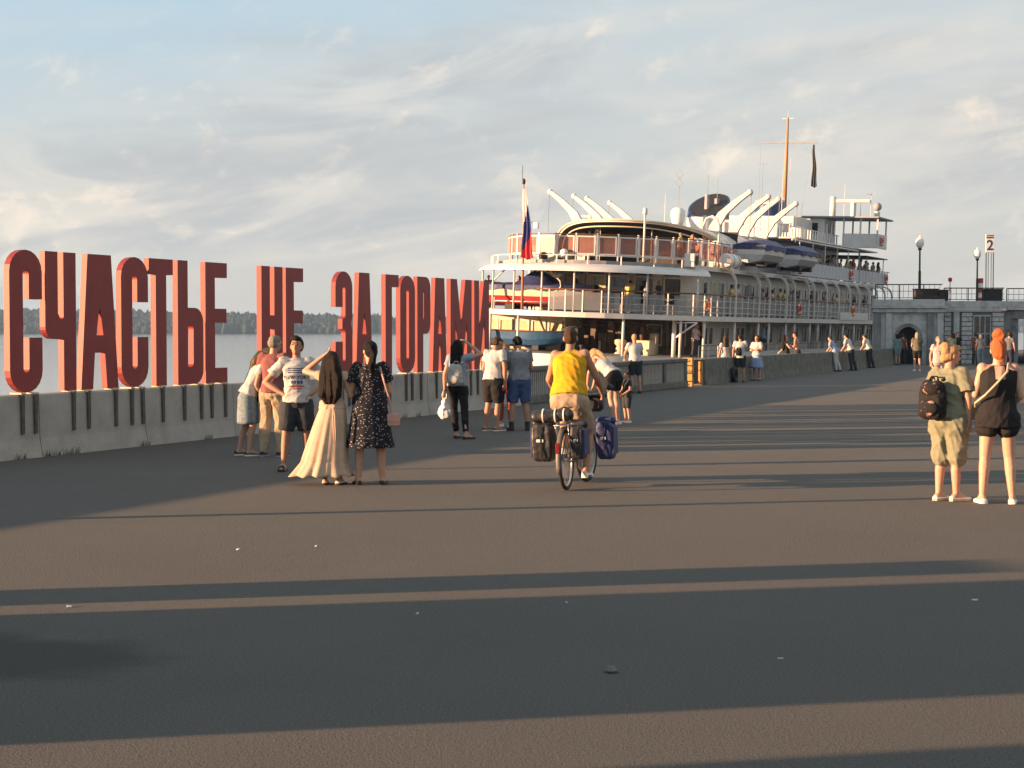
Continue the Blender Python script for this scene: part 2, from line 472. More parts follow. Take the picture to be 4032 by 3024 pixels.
# fluted balustrade stretch
def fluted(label, y0, y1):
    t = thing('balustrade', label, 'wall', Mw(y0)); Ls = ws(y0, y1)
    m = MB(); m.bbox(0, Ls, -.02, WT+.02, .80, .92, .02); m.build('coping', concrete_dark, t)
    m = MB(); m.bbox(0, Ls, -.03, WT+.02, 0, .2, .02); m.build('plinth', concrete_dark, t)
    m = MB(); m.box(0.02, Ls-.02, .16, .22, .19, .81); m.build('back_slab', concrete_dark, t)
    nb = max(1, round(Ls/2.1)); bay = Ls/nb
    pm = None
    for i in range(nb+1):
        m = MB(); x = min(max(i*bay, .13), Ls-.13); m.bbox(x-.12, x+.12, -.01, WT, .19, .81, .012); m.build('post', concrete_dark, t)
        if i < nb:
            me = None
            nbal = 14
            for k in range(nbal):
                x = i*bay + .2 + (bay-.4)*(k+.5)/nbal
                if pm is None:
                    q = MB(); q.bbox(-.034, .034, .03, .15, .195, .805, .012); pm = q.mesh('baluster', concrete)
                link('baluster', pm, t, M=Matrix.Translation((x, 0, 0)))
    return t
fluted('fluted grey concrete balustrade with upright slats past the last letter', 39.75, 52.3)
# gap with lit end post
t = thing('gate_post', 'ochre painted gate post with peeling black patches at the quay steps', 'post', Mw(52.75))
m = MB(); m.bbox(0, .16, -.02, .32, 0, .93, .015)
peel = mat('peeling_ochre_paint', (.48,.27,.09), .8, scale=7, c2=(.06,.05,.04), lo=.50, hi=.60, detail=8, bump=.4)
m.build('post', peel, t)
for z in (.16, .42, .66):
    m = MB(); m.bbox(-.03, .0, -.03, .33, z, z+.035, .006); m.build('iron_band', rail_steel, t)
t = thing('gate_post', 'narrow ochre end post where the dark parapet starts again', 'post', Mw(53.9))
m = MB(); m.bbox(0, .18, .05, .26, 0, .82, .015); m.build('post', peel, t)
m = MB(); m.bbox(-.04, .22, .02, .30, .82, .87, .015); m.build('post_cap', concrete_dark, t)
m = MB(); m.bbox(-.05, .2, .0, .30, 0.002, .07, .015); m.build('post_foot', concrete_dark, t)
t = thing('steel_gate', 'dark steel gate sheet closing the gap beside the ochre post', 'gate', Mw(53.1, .14))
m = MB(); m.bbox(0, ws(53.1, 53.85), 0, .04, .06, .86, .01); m.build('sheet', rail_steel, t)
for z in (.1, .8):
    m = MB(); m.bbox(0.002, ws(53.1, 53.85)-.002, -.03, -.001, z, z+.05, .008); m.build('crossbar', rail_steel, t)
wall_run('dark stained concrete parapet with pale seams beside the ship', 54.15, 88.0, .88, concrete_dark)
# ------------------------------------------------------------------ the red letters
def arc(cx, cy, rx, ry, a0, a1, n=10):
    return [(cx+rx*math.cos(R(a0+(a1-a0)*i/n)), cy+ry*math.sin(R(a0+(a1-a0)*i/n))) for i in range(n+1)]
# every outline lives in a unit box: x 0..w, y 0..1 ; s = stem width
def outline(ch, w, H):
    s = .285 if ch not in 'МИ' else .27; r = w/2; ri = max(w/2 - s, .055); hb = .25
    if ch == 'С':
        o = arc(r, H-r*.9, r, r*.9, 0, 180) + arc(r, r*.9, r, r*.9, 180, 360)
        i = [(w, H*.385), (w-s, H*.385)] + arc(r, s+ri, ri, ri, 0, -180) + arc(r, H-s-ri, ri, ri, 180, 0) + [(w-s, H*.655), (w, H*.655)]
        return [o + i]
    if ch == 'О':
        return [arc(r, H-r*.9, r, r*.9, 0, 180) + arc(r, r*.9, r, r*.9, 180, 360), arc(r, H-s-ri, ri, ri, 0, 180) + arc(r, s+ri, ri, ri, 180, 360)]
    if ch == 'Ч':
        return [[(w-s, 0), (w, 0), (w, H), (w-s, H), (w-s, H*.53)] + arc(s+ri*.9, H*.53+ri*.3, ri*.9, ri*.5, 300, 200, 4)[:0] + [(w-s-.02, H*.52), (s+.05, H*.52), (s, H*.56), (s, H), (0, H), (0, H*.50)] + arc(.20, H*.46, .20, .17, 180, 270, 6) + [(w-s, H*.372)]]
    if ch == 'А':
        d = w*.30
        return [[(0, 0), (s*.98, 0), (s*.98+.05, H*.27), (w-s*.98-.05, H*.27), (w-s*.98, 0), (w, 0), (w-d*.62, H), (d*.62, H)],
                [(w/2-.085, H*.40), (w/2+.085, H*.40), (w/2+.01, H*.60), (w/2-.01, H*.60)]]
    if ch == 'Т':
        return [[(w/2-s/2, 0), (w/2+s/2, 0), (w/2+s/2, H-hb), (w, H-hb), (w, H), (0, H), (0, H-hb), (w/2-s/2, H-hb)]]
    if ch == 'Ь':
        t = H*.62
        return [[(0, 0)] + arc(w-.24, .24, .24, .24, 270, 360, 6) + arc(w-.24, t-.24, .24, .24, 0, 90, 6) + [(s, t), (s, H), (0, H)],
                [(s, s)] + arc(w-s-.07, s+.07, .07, .07, 270, 360, 4) + arc(w-s-.07, t-s-.07, .07, .07, 0, 90, 4) + [(s, t-s)]]
    if ch == 'Е':
        return [[(0, 0), (w, 0), (w, hb), (s, hb), (s, H*.50), (w*.97, H*.50), (w*.97, H*.50+hb*.95), (s, H*.50+hb*.95), (s, H-hb), (w, H-hb), (w, H), (0, H)]]
    if ch == 'Н':
        return [[(0, 0), (s, 0), (s, H*.45), (w-s, H*.45), (w-s, 0), (w, 0), (w, H), (w-s, H), (w-s, H*.57), (s, H*.57), (s, H), (0, H)]]
    if ch == 'З':
        q = H*.55
        return [arc(r, H-r*.9, r, r*.9, 0, 180) + [(0, H*.66), (s, H*.66)] + arc(r, H-s-ri, ri, ri, 180, 0) + [(w-s, q+.10)] + arc(w-s-.09, q+.06, .09, .06, 0, -90, 3) + [(w*.40, q), (w*.40, q-.20), (w-s-.09, q-.20)]
                + arc(w-s-.09, q-.28, .09, .08, 90, 0, 3) + arc(r, s+ri, ri, ri, 0, -180) + [(s, H*.33), (0, H*.33)] + arc(r, r*.9, r, r*.9, 180, 360) + [(w, q-.24), (w-.06, q-.10), (w, q+.06)]]
    if ch == 'Г':
        return [[(0, 0), (s, 0), (s, H-hb), (w, H-hb), (w, H), (0, H)]]
    if ch == 'Р':
        t = H*.40
        return [[(0, 0), (s, 0), (s, t)] + arc(w-.22, t+.22, .22, .22, 270, 360, 6) + arc(w-.22, H-.22, .22, .22, 0, 90, 6) + [(0, H)],
                [(s, t+s)] + arc(w-s-.06, t+s+.06, .06, .06, 270, 360, 4) + arc(w-s-.06, H-s-.06, .06, .06, 0, 90, 4) + [(s, H-s)]]
    if ch == 'М':
        return [[(0, 0), (s*.95, 0), (s*.95, H*.56), (w/2-.05, 0), (w/2+.05, 0), (w-s*.95, H*.56), (w-s*.95, 0), (w, 0), (w, H), (w-s*1.25, H), (w/2, H*.50), (s*1.25, H), (0, H)]]
    if ch == 'И':
        return [[(0, 0), (s*1.1, 0), (w-s, H*.60), (w-s, 0), (w, 0), (w, H), (w-s*1.1, H), (s, H*.40), (s, H), (0, H)]]
def letter_mesh(ch, w, H, th):
    cu = bpy.data.curves.new('letter', 'CURVE'); cu.dimensions = '2D'; cu.fill_mode = 'BOTH'
    cu.extrude = th/2
    for pl in outline(ch, w, H):
        cl = []
        for p in pl:
            if not cl or (abs(p[0]-cl[-1][0]) + abs(p[1]-cl[-1][1])) > 1e-4: cl.append(p)
        if abs(cl[0][0]-cl[-1][0]) + abs(cl[0][1]-cl[-1][1]) < 1e-4: cl.pop()
        sp = cu.splines.new('POLY'); sp.points.add(len(cl)-1); sp.use_cyclic_u = True
        for q, p in zip(sp.points, cl): q.co = (p[0], p[1], 0, 1)
    ob = bpy.data.objects.new('tmp', cu); col.objects.link(ob)
    dg = bpy.context.evaluated_depsgraph_get()
    me = bpy.data.meshes.new_from_object(ob.evaluated_get(dg))
    bpy.data.objects.remove(ob); bpy.data.curves.remove(cu)
    # curve lies in x,y: stand it up, readable from the land side (x along the wall, thickness along y)
    me.transform(Matrix(((1,0,0,0),(0,0,1,0),(0,1,0,0),(0,0,0,1))))
    me.flip_normals()
    me.polygons.foreach_set('use_smooth', [False]*len(me.polygons))
    me.materials.append(red_paint)
    return me
TH = .10
letters = [('С',22.82,23.46),('Ч',23.52,24.16),('А',24.26,25.09),('С',25.16,25.80),('Т',25.82,26.42),('Ь',26.54,27.21),('Е',27.27,27.87),
           ('Н',28.88,29.54),('Е',29.64,30.21),('З',31.32,31.94),('А',32.07,32.71),('Г',33.22,33.76),('О',33.82,34.45),('Р',34.55,35.13),
           ('А',35.23,35.89),('М',36.06,37.09),('И',37.22,37.99)]
lab = ['first tall red letter С at the start of the sign', 'tall red letter Ч on the parapet between the first С and А', 'red letter А between Ч and the second С',
       'red letter С before the Т', 'red letter Т next to the soft sign', 'red soft sign letter Ь', 'red letter Е ending the first word', 'red letter Н starting the short second word',
       'red letter Е ending the short second word', 'red letter З starting the third word', 'red letter А right after the З', 'red letter Г starting the last word',
       'round red letter О after the Г', 'red letter Р after the round О', 'red letter А between Р and М', 'wide red letter М before the last И', 'last red letter И nearest the ship']
LH = 2.02
for (ch, y0, y1), lb in zip(letters, lab):
    t = thing('sign_letter', lb, 'letter', Mw(y0, .02, .905), group='red sign letters on the parapet')
    w = ws(y0, y1)
    link('letter_body', letter_mesh(ch, w, LH, TH), t, M=Matrix.Translation((0, .06, .02)))
    bx = {'Т': [w/2-.02], 'Ч': [w-.12], 'Г': [.11], 'Р': [.11]}.get(ch, [w*.30, w*.70] if ch in 'СОЗ' else [.12, w-.12])
    for x in bx:
        m = MB(); m.bbox(x-.032, x+.032, -.05, -.018, -.56, .02, .006); m.build('bracket', rust_steel, t)
        m = MB(); m.bbox(x-.05, x+.05, -.052, .16, -.002, .024, .006); m.build('foot_plate', ship_cream, t)

# ------------------------------------------------------------------ the cruise ship
SA = R(25.6)
P0 = Vector((8.7, 80, 0))
MS = Matrix.Translation(P0) @ Matrix.Rotation(math.pi/2 - SA, 4, 'Z') @ Matrix.Rotation(R(2.2), 4, 'X')
BM = 12.7; CY = BM/2
ship_wall = mat('ship_cabin_paint', (.46,.45,.42), .5, scale=1.4, c2=(.54,.53,.49), detail=8)
ship = thing('river_cruise_ship', 'white three-deck river cruise ship moored along the quay', 'ship', MS)
def on(x, y, z, rz=0): return MS @ Matrix.Translation((x, y, z)) @ Matrix.Rotation(rz, 4, 'Z')
def stern_x(y, inset=0.0):
    t = min(1, abs((y-CY)/(CY-inset)))
    return -2.8 + inset + 5.0*t**2.4
def plan(inset, x1, n=22, bow=None):
    """closed outline of a deck: rounded stern, straight sides, end at x1 (or a bow)"""
    ys = [CY - (CY-inset)*math.sin(math.pi/2*(-1+2*i/n)) for i in range(n+1)]       # port to starboard
    p = [(stern_x(y, inset), y) for y in ys]
    if bow:
        p += [(x1, inset), (x1+bow*.5, inset+1.7), (x1+bow*.85, CY-1.6), (x1+bow, CY), (x1+bow*.85, CY+1.6), (x1+bow*.5, BM-inset-1.7), (x1, BM-inset)]
    else:
        p += [(x1, inset), (x1, BM-inset)]
    return p
def slab(name, m, inset, x1, z0, z1, bow=None, parent=None, up=None):
    b = MB(); a = plan(inset, x1, bow=bow); c = a if up is None else plan(up, x1, bow=bow)
    b.rings([[(x, y, z0) for x, y in a], [(x, y, z1) for x, y in c]])
    return b.build(name, m, parent or ship)
# hull
b = MB()
b.rings([[(x*.97+.8, CY+(y-CY)*.9, -3.4) for x, y in plan(.3, 48, bow=11)], [(x, y, -1.6) for x, y in plan(.15, 48, bow=12)],
         [(x, y, .42) for x, y in plan(0, 48, bow=13)]])
b.build('hull', ship_white, ship, smooth='auto')
b = MB(); b.rings([[(x, y, -1.25) for x, y in plan(-.02, 48, bow=12.8)], [(x, y, -1.0) for x, y in plan(-.02, 48, bow=12.8)]]); b.build('waterline_stripe', ship_blue, ship)
# bulwark along the side
for y in (.02, BM-.14):
    b = MB(); b.box(8.5, 48, y, y+.12, .425, .68); b.build('bulwark', ship_white, ship)
slab('deck_floor', ship_grey, .1, 47, .424, .44)
# deck levels
slab('deck_edge', ship_white, 0, 46, 2.27, 2.52, bow=5)
slab('deck_floor', ship_grey, .12, 45.5, 2.523, 2.54, bow=4)
slab('deck_edge', ship_grey, .85, 44, 4.86, 5.06, bow=3)
for yy_ in (.79, BM-.85):
    b = MB(); b.box(2.4, 44, yy_, yy_+.06, 4.84, 5.07); b.build('roof_edge', ship_white, ship)
slab('deck_floor', ship_grey, .95, 43.8, 5.063, 5.08, bow=2.6)
# white visor round the stern
b = MB(); ys = [CY - (CY+.15)*math.sin(math.pi/2*(-1+2*i/30)) for i in range(31)]
o1, o2, o3, o4 = [], [], [], []
for y in ys:
    t = (y-CY)/(CY+.15); xs = -3.15 + 5.3*abs(t)**2.4
    o1.append((xs, y, 4.50)); o2.append((xs+.06, CY+(y-CY)*.99, 4.62)); o3.append((xs+.32, CY+(y-CY)*.955, 4.80)); o4.append((xs+1.0, CY+(y-CY)*.86, 4.90))
b.rings([o1, o2, o3, o4, [(x+.1, CY+(y-CY)*.98, z-.12) for x, y, z in o3], [(x+.05, CY+(y-CY)*.985, z-.02) for x, y, z in o2], o1], close=False)
b.build('stern_visor', ship_white, ship, smooth='auto')
# cabins: main deck and promenade deck
def cab_x(x0, y, inset): return x0 + 3.2*abs((y-CY)/(CY-inset))**2.4
def cabin(z0, z1, x0, x1, inset, m):
    b = MB(); n = 20
    ys = [CY - (CY-inset)*math.sin(math.pi/2*(-1+2*i/n)) for i in range(n+1)]
    pl = [(cab_x(x0, y, inset), y) for y in ys] + [(x1, inset), (x1, BM-inset)]
    b.rings([[(x, y, z0) for x, y in pl], [(x, y, z1) for x, y in pl]])
    return b.build('cabin_wall', m, ship)
cabin(.441, 2.268, 3.6, 45, 1.5, ship_wall)
cabin(2.541, 4.858, 1.6, 44, 1.55, ship_wall)
def window(x, y, z, w, h, axis, m=None, div=0, frame=None, rz=0):
    """a framed window on the cabin; axis 'x' faces starboard, 'y' faces aft"""
    f = MB(); e = .07
    def q(u0, u1, v0, v1, d0, d1, bb):
        if axis == 'x': bb.box(u0, u1, -d1, -d0, v0, v1)
        else: bb.box(-d1, -d0, u0, u1, v0, v1)
    for u0, u1, v0, v1 in ((-w/2-e, -w/2, -e, h+e), (w/2, w/2+e, -e, h+e), (-w/2, w/2, -e, 0), (-w/2, w/2, h, h+e)): q(u0, u1, v0, v1, .0, .06, f)
    for k in range(div):
        u = -w/2 + w*(k+1)/(div+1); q(u-.025, u+.025, 0, h, .012, .05, f)
    o = f.build('window', frame or ship_white, ship, M=Matrix.Translation((x, y, z)) @ Matrix.Rotation(rz, 4, 'Z'))
    p = MB(); q(-w/2, w/2, 0, h, .004, .014, p); p.build('pane', m or glass_dark, o)
    return o
x = 6.4
while x < 43:
    window(x, 1.50, 1.05, .62, .85, 'x', div=0); window(x+.85, 1.50, 1.05, .62, .85, 'x')
    window(x-.2, 1.55, 3.35, .62, .95, 'x'); window(x+1.15, 1.55, 3.35, .62, .95, 'x', m=curtain if random.random() < .3 else None)
    if int(x*1.3) % 3 == 0:
        d = MB(); d.box(x+1.55, x+2.2, 1.43, 1.499, .45, 2.1); d.build('door', ship_grey, ship)
        d = MB(); d.box(x+1.72, x+2.3, 1.48, 1.549, 2.55, 4.35); d.build('door', ship_grey, ship)
    x += 2.75
n = 8
for i in range(n):                                              # stern saloon windows, upper and main deck
    y = 2.4 + i*(BM-4.8)/(n-1)
    xx = cab_x(1.6, y, 1.55) - .02
    rz_ = -math.atan((cab_x(1.6, y+.1, 1.55)-cab_x(1.6, y-.1, 1.55))/.2)
    wo_ = window(xx-.03, y, 3.05, .92, 1.32, 'y', frame=ship_cream, rz=rz_)
    if y > 5.6:
        for (u0, u1) in ((-.46, -.14), (.10, .46)):
            cq = MB(); cq.rings([[(-.020-.008*math.sin(9*k_), u0+(u1-u0)*k_/10, z) for k_ in range(11)] for z in (.02, 1.28)], close=False); cq.build('curtain', curtain, wo_)
    b = MB(); b.box(-.05, 0, -.42, .42, 4.50, 4.72); b.build('transom_pane', glass_dark, ship, M=Matrix.Translation((xx-.02, y, 0)) @ Matrix.Rotation(rz_, 4, 'Z'))
for y in (2.6, 3.6):
    xx = cab_x(3.6, y, 1.5) - .02
    window(xx, y, .95, .7, 1.0, 'y', m=curtain if y > 8 else glass_dark, frame=ship_cream, rz=-math.atan((cab_x(3.6, y+.1, 1.5)-cab_x(3.6, y-.1, 1.5))/.2))
b = MB(); b.bbox(2.3, 6.5, 7.75, 12.45, .442, 2.266, .05); b.build('crew_cabin', ship_cream, ship)
for y in (8.3, 9.25, 10.2, 11.15, 12.0): window(2.29, y, 1.0, .66, .95, 'y', m=curtain, frame=ship_white)
# main deck columns, and the ribs of the promenade
cols = [2.3, 7.2, 11.4, 13.4, 16.8, 18.6, 22.0, 23.8, 26.8, 30.0, 33.0, 36.2, 39.4, 42.5]
for x in cols:
    b = MB(); b.tube([(x, .16, .44), (x, .16, 2.265)], .075, 8); b.build('column', ship_white, ship, smooth=True)
    b = MB(); b.tube([(x, BM-.16, .44), (x, BM-.16, 2.265)], .075, 8); b.build('column', ship_white, ship, smooth=True)
for y in (.9, 3.0, 8.3, 10.7, 12.0):
    x = stern_x(y)+.25
    b = MB(); b.tube([(x, y, .44), (x, y, 2.265)], .07, 8); b.build('column', ship_white, ship, smooth=True)
rib_mesh = None
ribs = [6.9, 11.1, 13.0, 16.5, 18.1, 21.1, 22.4, 25.4, 28.3, 31.2, 33.8, 36.7, 39.0, 41.4, 43.6]
prof = [(.98, 4.98), (.72, 4.97), (.46, 4.90), (.24, 4.74), (.12, 4.52), (.07, 4.25), (.06, 3.62), (.06, 2.53)]
b = MB(); b.rings([[(-.055, y-.05, z+.03), (.055, y-.05, z+.03), (.055, y+.05, z-.05), (-.055, y+.05, z-.05)] for y, z in prof]); rib_mesh = b.mesh('rib', ship_white)
for x in ribs: link('rib', rib_mesh, ship, M=Matrix.Translation((x, 0, 0)))
for i in range(1, len(ribs)-1, 2):                               # short upper ladders between pairs
    b = MB()
    for z, y in ((4.74, .24), (4.5, .115)): b.tube([(ribs[i], y, z), (ribs[i]+1.1, y, z)], .02, 6)
    b.build('rib_brace', ship_white, ship)
for x in (-0.2, 1.2, 2.6):
    pass
stern_posts = [.35, 2.1, 3.6, 5.2, 6.9, 8.6, 10.4, 12.2]
for y in stern_posts:
    x = stern_x(y)+.12
    b = MB(); b.tube([(x, y, 2.53), (x, y, 4.62)], .05, 8); b.build('stern_post', ship_white, ship, smooth=True)
# promenade railing: teak handrail, mid rails, posts, panels
def rail_path(inset, x1, n=24):
    ys = [CY + (CY-inset)*math.sin(math.pi/2*(1-2*i/n)) for i in range(n+1)]
    return [(stern_x(y, inset), y) for y in ys] + [(x, inset) for x in np.arange(4, x1, 2.0)]
RP = rail_path(.08, 46)
b = MB(); b.tube([(x, y, 3.62) for x, y in RP if y < 7.2], .045, 6); b.build('handrail', teak, ship, smooth=True)
b = MB()
for z in (3.30, 2.98, 2.70): b.tube([(x, y, z) for x, y in RP if y < 4.4], .018, 5)
b.build('mid_rail', ship_white, ship, smooth=True)
x = 2.0
pm = MB(); pm.box(-.028, .028, -.03, .03, 2.53, 3.60); pmesh = pm.mesh('rail_post', ship_white)
while x < 45.5:
    link('rail_post', pmesh, ship, M=Matrix.Translation((x, .08, 0))); x += 1.02
for y in np.arange(.5, 6.6, .85): link('rail_post', pmesh, ship, M=Matrix.Translation((stern_x(y, .08), y, 0)))
gp = MB(); gp.box(-.40, .40, -.008, .008, 2.62, 3.50); gmesh = gp.mesh('rail_panel', clear_glass)
for y in np.arange(.92, 6.2, .85):
    dxdy = (stern_x(y+.2, .08)-stern_x(y-.2, .08))/.4
    link('rail_panel', gmesh, ship, M=Matrix.Translation((stern_x(y, .08), y, 0)) @ Matrix.Rotation(math.pi/2 - math.atan(dxdy), 4, 'Z'))
gp = MB(); gp.box(-.46, .46, -.008, .008, 2.62, 3.50); gmesh2 = gp.mesh('rail_panel', clear_glass)
x = 2.51
while x < 45: link('rail_panel', gmesh2, ship, M=Matrix.Translation((x, .10, 0))); x += 1.02
b = MB(); b.box(28.5, 36, -.05, .03, 2.50, 3.0); b.build('gangway_board', ship_white, ship)
# main deck side rail
b = MB(); b.tube([(1.5, .12, 1.05), (46, .12, 1.05)], .03, 6); b.tube([(1.5, .12, .80), (46, .12, .80)], .015, 5); b.build('handrail', teak, ship)
b = MB()
for xk in np.arange(1.5, 46, 1.5): b.box(xk-.02, xk+.02, .10, .14, .44, 1.04)
b.build('rail_stanchions', ship_white, ship)
# boat-deck glazed railing round the stern
IN3 = .95
P3 = [(x+.35, y) for x, y in rail_path(IN3, 9.0, 40)]
arcp = [Vector((x, y, 0)) for x, y in P3]
acc = [0]
for i in range(1, len(arcp)): acc.append(acc[-1] + (arcp[i]-arcp[i-1]).length)
def along(s_):
    for i in range(1, len(acc)):
        if s_ <= acc[i]:
            t = (s_-acc[i-1])/max(1e-6, acc[i]-acc[i-1]); return arcp[i-1].lerp(arcp[i], t), (arcp[i]-arcp[i-1]).normalized()
    return arcp[-1], Vector((1,0,0))
tot = acc[-1]; step = 1.06; k = 0
while (k+1)*step < tot:
    pa, _ = along(k*step+.02); pb_, _ = along((k+1)*step-.02); d = (pb_-pa); L_ = d.length; ang = math.atan2(d.y, d.x)
    Mx = Matrix.Translation(pa) @ Matrix.Rotation(ang, 4, 'Z')
    b = MB(); b.box(-.02, .05, -.04, .04, 5.08, 6.42); b.build('rail_post', ship_white, ship, M=Mx)
    b = MB()
    for (x0, x1, z0, z1) in ((.06, L_-.03, 6.22, 6.29), (.06, L_-.03, 5.36, 5.43), (.06, .12, 5.43, 6.22), (L_-.09, L_-.03, 5.43, 6.22)): b.box(x0, x1, -.03, .03, z0, z1)
    o = b.build('panel_frame', ship_white, ship, M=Mx)
    b = MB(); b.box(.12, L_-.09, -.008, .008, 5.43, 6.22); b.build('pane', pink_glass, o)
    k += 1
b = MB(); b.tube([(p.x, p.y, 6.36) for p in arcp], .03, 6); b.build('handrail', teak, ship, smooth=True)
# outer low rail on the visor roof
b = MB()
pts = [(stern_x(y, .3)+.3, y) for y in [CY + (CY-.3)*math.sin(math.pi/2*(1-2*i/24)) for i in range(25)]]
b.tube([(x, y, 5.30) for x, y in pts], .022, 6)
for i in range(0, 25, 2): b.box(pts[i][0]-.025, pts[i][0]+.025, pts[i][1]-.025, pts[i][1]+.025, 4.88, 5.30)
b.build('visor_rail', ship_white, ship)
# vaulted roof over the aft saloon
def vault(off, x_shift, dz):
    rows = []
    for i in range(29):
        t = -1 + 2*i/28; y = CY - t*(5.05+off)
        z = 5.9 + dz + 1.55*(1-abs(t)**3.0)**.42
        rows.append((t, y, z))
    return rows
def vx(t): return 4.6 + 4.2*t*t
A, Bv = vault(0, 0, 0), vault(-.14, 0, -.14)
b = MB()
b.rings([[(vx(t), y, z) for t, y, z in A], [(17.0, y, z) for t, y, z in A]], close=False)
b.rings([[(vx(t)-.03, y, z) for t, y, z in A], [(vx(t)-.03, y, z) for t, y, z in Bv]], close=False)
b.build('saloon_roof', ship_white, ship, smooth='auto')
b = MB(); b.rings([[(vx(t)+.0, y, z-.01) for t, y, z in Bv], [(16.9, y, z-.01) for t, y, z in Bv]], close=False)
b.build('saloon_ceiling', saloon_shade, ship, smooth=True)
b = MB(); b.tube([(vx(t)-.05, y, z-.02) for t, y, z in A], .055, 6); b.build('roof_rim', ship_cream, ship, smooth=True)
b = MB(); b.tube([(vx(t)+.05, y, z-.05) for t, y, z in vault(-.40, 0, -.32)], .04, 6); b.build('inner_rim', ship_cream, ship, smooth=True)
b = MB(); b.box(11.5, 11.6, 1.6, BM-1.6, 5.08, 7.2); b.build('saloon_bulkhead', saloon_shade, ship)
for y in (1.75, BM-1.75):
    b = MB(); b.box(9.4, 17, y-.05, y+.05, 5.08, 6.6); b.build('saloon_side', ship_white, ship)
for (x, y, z1) in ((-.4, 2.5, 7.75), (7.2, 5.0, 7.1), (7.2, 8.0, 7.1)):
    b = MB(); b.tube([(x, y, 5.07), (x, y, z1)], .055 if z1 > 7.5 else .03, 8); b.lathe([(.09, z1-.35), (.11, z1-.3), (.11, z1-.05), (.03, z1)], (x, y, 0), 10) if z1 > 7.5 else None
    b.build('awning_pole', ship_white, ship, smooth=True)
# deck house, bridge deck, wheelhouse
def house(name, x0, x1, y0, y1, z0, z1, m=ship_white):
    b = MB(); b.bbox(x0, x1, y0, y1, z0, z1, .05); return b.build(name, m, ship)
house('deck_house', 17.05, 40, 3.2, BM-3.2, 5.09, 7.35)
house('bridge_deck', 21.5, 42.5, 1.0, BM-1.0, 7.36, 7.46)
house('mast_house', 31, 35.6, 4.0, BM-4.0, 7.465, 9.3)
house('wheelhouse', 36.2, 39.2, 3.3, BM-3.3, 7.465, 9.5)
for y0, nm in ((-.45, 0), (BM-2.2, 0)):
    b = MB()
    b.bbox(36.2, 38.9, y0, y0+.08, 7.46, 8.45, .02); b.bbox(36.2, 38.9, y0+2.4, y0+2.48, 7.46, 8.45, .02); b.bbox(36.2, 36.28, y0+.09, y0+2.39, 7.46, 8.45, .02)
    for yy in (y0+.02, y0+1.2, y0+2.36):
        for xx in (36.25, 38.8): b.box(xx-.05, xx+.05, yy, yy+.1, 8.45, 9.5)
    b.build('bridge_wing', ship_white, ship)
house('bridge_roof', 35.8, 40.2, -.55, BM+.4, 9.505, 9.62, ship_grey)
for y in (3.9, 5.0): window(36.19, y+.2, 8.35, .7, .8, 'y')
for x in (36.9, 38.1): window(x, 3.29, 8.35, .7, .8, 'x')
for y in (4.6, 7.2): window(30.99, y, 8.2, .6, .6, 'y')
for x in np.arange(19, 37, 2.2): window(x, 3.19, 5.9, 1.1, .9, 'x')
# bridge-deck rails: pale pickets, and the long awning tube
b = MB()
for x in np.arange(23, 37.8, .62): b.box(x-.05, x+.05, 2.65, 2.72, 7.47, 8.32)
b.tube([(22.8, 2.69, 8.34), (37.8, 2.69, 8.34)], .03, 6); b.build('picket_rail', ship_white, ship)
b = MB(); b.tube([(20.5, 1.05, 7.25), (36.4, .95, 7.25), (36.9, .95, 7.1), (36.95, .95, 5.1)], .06, 8)
for x in (22, 25, 28, 31, 34): b.tube([(x, 1.0, 5.08), (x, 1.0, 7.2)], .035, 6)
b.build('awning_frame', ship_white, ship, smooth=True)
b = MB(); b.bbox(38, 44.5, .7, BM-.7, 6.95, 7.02, .02); b.build('bow_awning', mat('dark_awning_cloth', (.05,.055,.06), .8), ship)
for x in (39, 44): 
    b = MB(); b.tube([(x, .9, 5.08), (x, .9, 6.95)], .035, 6); b.build('awning_pole', ship_white, ship)
# slatted boat-deck rail along the side
slat = MB(); slat.box(-.43, .43, -.01, .01, 5.14, 5.98); slatm = slat.mesh('rail_panel', mat('ribbed_rail_panel', (.34,.37,.42), .5, scale=1, c2=(.50,.53,.57), stretch=(14,1,.02)))
x = 17.5
while x < 46:
    link('rail_panel', slatm, ship, M=Matrix.Translation((x, .93, 0)))
    q = MB(); q.box(-.03, .03, -.03, .03, 5.06, 6.06); q.build('rail_post', ship_white, ship, M=Matrix.Translation((x+.46, .93, 0))); x += .92
b = MB(); b.tube([(9, .93, 6.08), (46.3, .93, 6.08)], .03, 6); b.build('handrail', teak, ship)
# funnel
b = MB(); rs = []
def fun(z, kx, ky, dx=0, sl=0): return [(20.3 + dx + 1.75*kx*math.cos(2*math.pi*j/28), CY + 1.25*ky*math.sin(2*math.pi*j/28), z + sl*math.cos(2*math.pi*j/28)) for j in range(28)]
b.rings([fun(7.4, 1, 1), fun(8.45, .98, .98)], cap=False); b.build('funnel_base', ship_white, ship, smooth=True)
b = MB(); b.rings([fun(8.452, .99, .99), fun(9.30, .95, .97, .1, .80), fun(9.30, .86, .86, .1, .80)], cap=False); b.build('funnel_band', ship_blue, ship, smooth='auto')
b = MB(); b.rings([fun(9.29, .86, .86, .1, .80), fun(8.7, .8, .8, 0, .6)], cap=True); b.build('funnel_mouth', ship_dark, ship)
for (x, y, z) in ((20.0, CY, 9.9), (20.7, CY-.4, 9.7)):
    b = MB(); b.tube([(x, y, 8.9), (x, y, z)], .16, 10); b.tube([(x, y, z), (x, y, z+1.2)], .02, 5); b.build('exhaust_pipe', ship_grey, ship)
